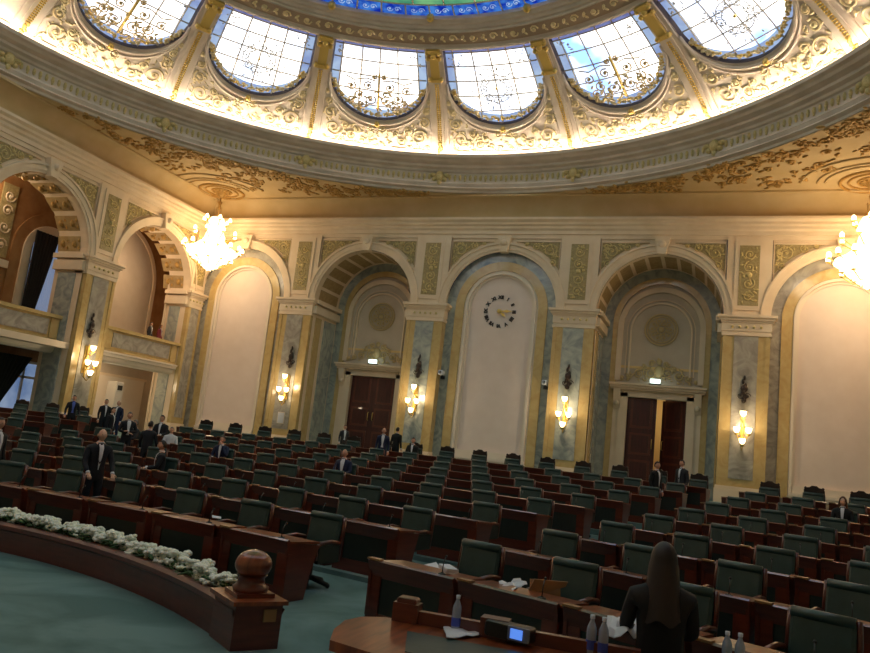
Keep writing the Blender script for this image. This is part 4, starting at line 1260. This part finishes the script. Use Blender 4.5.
# people: pixel column, distance
stand(98,427,9.3,'bald man in dark suit and tie standing between the front desks',1.74,.35,bald=True,hair=hairg,arms='table',lean=.05,sk=skinp)
stand(128,412,14.2,'grey haired man in open dark jacket and white shirt standing in the crowd',1.74,.2,hair=hairg,tie=False,open_shirt=True,arms='cross')
stand(149,420,13.2,'person in dark suit with back turned standing beside the seated senators',1.66,PI-.4,tie=False,arms='wide')
stand(73,396,24,'man in dark suit and bright blue shirt standing by the gallery pillar',1.76,.1,shirt=shirtb,tie=False,open_shirt=True,arms='wide')
stand(105,400,25,'man in dark suit and white shirt standing before the cream panel',1.74,.3,tie=False)
stand(118,401,24.2,'balding man in dark blue suit standing before the cream panel',1.74,-.6,jacket=suitblue,bald=True,hair=hairg,tie=False)
stand(111,409,19,'man in dark suit standing side on within the crowd',1.72,1.1,tie=False)
stand(346,425,25.5,'man in dark jacket with a long white scarf near the left door',1.66,.3,tie=False,open_shirt=True,jacket=greysuit)
stand(383,427,26.5,'balding man in navy suit and pale blue shirt standing at the left door',1.78,-.1,bald=True,hair=hairg,tie=False,open_shirt=True,jacket=suitblue)
stand(398,428,27.2,'person in black suit standing beside the left door case',1.74,2.6,tie=False,jacket=suitb)
stand(656,460,28.8,'person in black suit standing in the gap of the right door',1.72,.9,tie=False,jacket=suitb)
stand(682,462,28.8,'man in dark suit and white shirt standing right of the right door gap',1.72,-.7,jacket=greysuit)
def seat_person(key,label,off=0,**kw):
    cp,dp,th,z,R=SEATS[key]; person((cp[0],cp[1],z),-th+off,label,'sit',**kw)
def nearest_seat(x,y,blk=None):
    best=None
    for k,(cp,dp,th,z,R) in SEATS.items():
        if blk and k[1]!=blk: continue
        q=pix((cp[0],cp[1],z+.96)); d=math.hypot(q[0]-x,q[1]-y)
        if best is None or d<best[0]: best=(d,k)
    return best[1]
sp=nearest_seat(156,457); seat_person(sp,'dark haired man in dark suit seated sideways in the front rows',-.9,tie=False,h=1.8,open_shirt=True)
seat_person(nearest_seat(216,438),'man in blue suit seated with a hand raised to his face',.2,jacket=suitblue,arms='face',h=1.76,tie=False)
seat_person(nearest_seat(351,456),'balding man in blue suit and white shirt seated alone mid row',.1,jacket=suitblue,bald=True,hair=hairg,h=1.8,tie=False,open_shirt=True)
seat_person(nearest_seat(413,441),'man in black suit seated below the sconce left of the clock',.1,jacket=suitb,h=1.8)
seat_person(nearest_seat(834,489),'woman with light hair in black seated alone before the right wall panel',.1,jacket=suitb,hair=hairl,longhair=True,h=1.72,tie=False,sk=skinp)
seat_person(nearest_seat(158,414),'large man in dark suit seated high among the crowd',.1,h=1.95,tie=False)
seat_person(nearest_seat(140,418),'grey haired man in grey suit seated among the crowd',-.6,jacket=greysuit,hair=hairg,h=1.8,tie=False)
seat_person(nearest_seat(173,424),'man in white shirt seated low behind the crowd',.5,jacket=shirtw,hair=hairg,h=1.66,tie=False)
# balcony visitors
for u,lb,jk,hh in ((-2.35,'person in pale top leaning on the short balcony rail',greysuit,hairb),(-1.68,'person in red clothes on the short balcony near the corner',redcl,hairl)):
    person(WL(u,-.62,4.92),PI/2+.2,lb,jacket=jk,hair=hh,tie=False,h=1.7,longhair=jk is redcl)
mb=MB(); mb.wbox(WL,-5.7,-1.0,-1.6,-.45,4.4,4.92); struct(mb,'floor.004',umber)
# dark figure at the left picture edge
stand(-4,440,8.6,'person in black suit partly seen at the left edge of the picture',1.72,.8,tie=False,jacket=suitb)

# ------------------------------------------------------------------ foreground table and its things
TZ=.95
def tp(x,y,z=TZ): p=at(x,y,z); return (p.x,p.y)
ct=at(470,640,0.95); tb=empty('stenographer_table',(ct.x,ct.y,FL)); tag(tb,'polished brown table with green leather inlay in the front','table')
def rt2(p,z): return (p[0]-ct.x,p[1]-ct.y,z-FL)
A=[tp(330,640),tp(334,629),tp(345,620),tp(362,616.5),tp(385,617),tp(600,657),tp(650,672),tp(770,706),tp(780,820),tp(420,668)]
mb=MB(); n=len(A)
mb.add([rt2(p,TZ) for p in A]+[rt2(p,TZ-.05) for p in A],[list(range(n)),list(range(n,2*n))[::-1]]+[[i,(i+1)%n,n+(i+1)%n,n+i] for i in range(n)])
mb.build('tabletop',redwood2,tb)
mb=MB(); cx=sum(p[0] for p in A)/n; cy=sum(p[1] for p in A)/n
B=[(cx+(p[0]-cx)*.84,cy+(p[1]-cy)*.84) for p in A]
mb.add([rt2(p,TZ-.05) for p in B]+[rt2(p,FL) for p in B],[list(range(n)),list(range(n,2*n))[::-1]]+[[i,(i+1)%n,n+(i+1)%n,n+i] for i in range(n)])
mb.build('base',redwood,tb)
G=[tp(407,631.5),tp(600,668),tp(600,700),tp(405,652)]
mb=MB(); mb.add([rt2(p,TZ+.004) for p in G]+[rt2(p,TZ-.01) for p in G],[[0,1,2,3],[0,4,5,1],[3,2,6,7]]); mb.build('leather_inlay',leather,tb)
r0=Vector(rt2(tp(395,619),TZ)); r1=Vector(rt2(tp(640,664),TZ)); dirv=(r1-r0).normalized(); ang=math.atan2(dirv.y,dirv.x); L_=(r1-r0).length
mb=MB(); mb.box(r0+dirv*L_/2+Vector((0,0,.035)),(L_,.05,.07),ang); mb.box(r0+dirv*.07+Vector((0,0,.05)),(.15,.1,.11),ang); mb.rbox(r0+dirv*.07+Vector((0,0,.115)),(.12,.09,.04),.015,3,0,Matrix.Rotation(ang,3,'Z'))
mb.box(r0+dirv*(L_*.43)+Vector((0,0,.05)),(.16,.1,.11),ang)
mb.build('back_rail',redwood,tb)
def bottle(x,y,z,h,label,group='water bottles'):
    p=at(x,y,z); r=empty('water_bottle',(p.x,p.y,z+.006)); tag(r,label,'bottle',group); k=h/.25*FS*1.1
    m=MB(); m.lathe([(0,0),(.03*k,0),(.033*k,.01*k),(.033*k,.15*k),(.03*k,.17*k),(.014*k,.21*k),(.013*k,.225*k)],14); m.build('body',waterb,r)
    m=MB(); m.lathe([(.0345*k,.03*k),(.0345*k,.09*k)],14); m.build('label_band',labelb,r)
    m=MB(); m.lathe([(.016*k,.222*k),(.016*k,.245*k),(0,.246*k)],10); m.build('cap',capb,r)
bottle(455,631,TZ,.225,'clear water bottle standing on the white napkin on the table')
bottle(590,655,TZ,.24,'left one of two water bottles beside the black handset','water bottles')
bottle(602,658,TZ,.24,'right one of two water bottles beside the black handset','water bottles')
bottle(726,670,TZ,.23,'left one of two water bottles right of the long haired woman','water bottles')
bottle(739,672,TZ,.23,'right one of two water bottles right of the long haired woman','water bottles')
def sheet(name,px,z,m,label,cat,h=.004,lift=.0,crump=0.,seed=0):
    P_=[at(x,y,z) for x,y in px]; c=sum(P_,Vector())/4; mb=MB(); R=random.Random(seed)
    H={}
    def q(u,v,t):
        p=P_[0].lerp(P_[1],u).lerp(P_[3].lerp(P_[2],u),v)-c
        k=(round(u*6),round(v*6)); H.setdefault(k,R.random())
        return (p.x,p.y,h*t+.006+lift*v+crump*H[k])
    mb.grid(lambda u,v:q(u,v,1),6,6,0,False); mb.grid(lambda u,v:q(u,v,0),6,6,0,False)
    return tag(mb.build(name,m,None,(c.x,c.y,z)),label,cat)
sheet('paper_napkin',[(443,630),(470,629),(485,637),(447,641)],TZ,paper,'white napkin under the water bottle on the front table','napkin',crump=.012)
sheet('crumpled_paper',[(608,622),(640,622),(640,640),(600,642)],TZ+.04,paper,'crumpled white papers left of the long haired woman','paper',crump=.06,seed=4)
# handset with lit screen
p=at(509,641,TZ+.01); r=empty('desk_phone',(p.x,p.y,TZ+.012),ang-.25); tag(r,'black desk unit with a lit blue screen on the front table','phone')
mb=MB(); mb.rbox((0,0,.05),(.27,.1,.08),.015); mb.build('housing',blackm,r)
mb=MB(); mb.rbox((.075,-.052,.055),(.13,.012,.075),.008); mb.build('bezel',bezelm,r)
mb=MB(); mb.box((.065,-.06,.055),(.07,.006,.05)); mb.build('screen',screen,r)
# things on the desks
def on_desk(x,y,z): return at(x,y,z)
p=at(448,572,.9); mb=MB(); mb.rbox((0,0,.02),(.11,.26,.035),.008); fo=mb.build('folder',paper,None,(p.x,p.y,.91),.62); fo.rotation_euler=(.0,0,.62)
tag(fo,'thick white folder lying on a front desk beside the aisle','folder')
sheet('paper_stack',[(498,588),(520,583),(527,588),(510,599)],.85,paper,'loose white papers on the front row desk before the brown card','papers',crump=.05,seed=2)
sheet('paper_sheet',[(423,566),(436,563),(441,570),(430,573)],.84,paper,'small white sheet beside the folder on the aisle desk','paper')
sheet('paper_sheet',[(778,613),(824,626),(826,629),(779,617)],.86,paper,'long white sheet on the desk edge at the lower right','paper')
sheet('paper_sheet',[(698,594),(708,596),(710,600),(699,598)],.87,paper,'small white sheet on the desk behind the long haired woman','paper')
sheet('paper_sheet',[(585,565.5),(597,567),(598,570),(586,569)],.9,paper,'small white sheet behind the front row armchair near the aisle','paper')
sheet('paper_sheet',[(212,516),(221,517.5),(221,519.5),(212,518.5)],.9,paper,'small white sheet on the front row desk above the flowers','paper')
p=at(545,590,.9); r=empty('card_stand',(p.x,p.y,.82),.5); tag(r,'brown card propped open on the front row desk','card')
mb=MB(); mb.prism(lambda a,b,t:(a,t,b),[(-.17,.0),(.17,.12),(.19,.16),(-.1,.16)],-.01,.01); mb.build('front_leaf',paperb,r)
mb=MB(); mb.prism(lambda a,b,t:(t,a,b),[(-.005,0),(.005,0),(.06,.15),(.05,.15)],-.12,.14); mb.build('back_leaf',paperb,r)
sheet('sticky_note',[(537,600),(548,601),(551,607),(539,607)],.84,papery,'yellow note lying on the front row desk beside the brown card','note',h=.02)

# woman in the foreground, seen from behind, with her chair
p=at(664,570,1.40); wp=(p.x,p.y)
hd=math.atan2(CAMP.x-wp[0],-(CAMP.y-wp[1]))
person((wp[0],wp[1],FL+.1),hd+PI+.15,'woman with long dark hair seated with her back to the camera','sit',jacket=suitb,hair=hairb,longhair=True,tie=False,h=1.86,sk=skinp)
oc=proto('office_chair',chair_parts(),'low dark chair under the long haired woman','chair',None)
oc.location=(wp[0],wp[1],FL+.06); oc.rotation_euler=(0,0,hd+PI+.15)
for ch in oc.children:
    if ch.name.startswith('backrest') or ch.name.startswith('frame'): ch.scale=(1,1,.55)

# ------------------------------------------------------------------ camera, world, output
cam=bpy.data.cameras.new('camera'); co=bpy.data.objects.new('camera',cam); COL.objects.link(co)
cam.sensor_fit='HORIZONTAL'; cam.sensor_width=36; cam.lens=FPX/870*36; cam.clip_start=.05; cam.clip_end=200
M=Matrix((rx_,ux_,-fw)).transposed().to_4x4(); M.translation=CAMP; co.matrix_world=M
SC.camera=co
bpy.context.view_layer.update()
KS=1/FS
for o in list(SC.objects):
    if o.type=='LIGHT': o.data.energy*=KS*KS; o.data.shadow_soft_size*=KS
    if o.parent: continue
    if o.type=='CAMERA': m_=o.matrix_world.copy(); m_.translation=m_.translation*KS; o.matrix_world=m_; continue
    o.location=o.location*KS; o.scale=o.scale*KS
w=bpy.data.worlds.new('world'); SC.world=w; w.use_nodes=True
w.node_tree.nodes['Background'].inputs[0].default_value=(.6,.7,1,1); w.node_tree.nodes['Background'].inputs[1].default_value=.03
SC.view_settings.view_transform='Standard'; SC.view_settings.look='None'; SC.view_settings.gamma=1; SC.view_settings.exposure=-0.17
SC.view_settings.use_curve_mapping=False
SC.cycles.use_denoising=True
SC.cycles.max_bounces=6; SC.cycles.diffuse_bounces=4; SC.cycles.glossy_bounces=3; SC.cycles.transmission_bounces=6
SC.cycles.caustics_reflective=False; SC.cycles.caustics_refractive=False
SC.cycles.sample_clamp_indirect=4
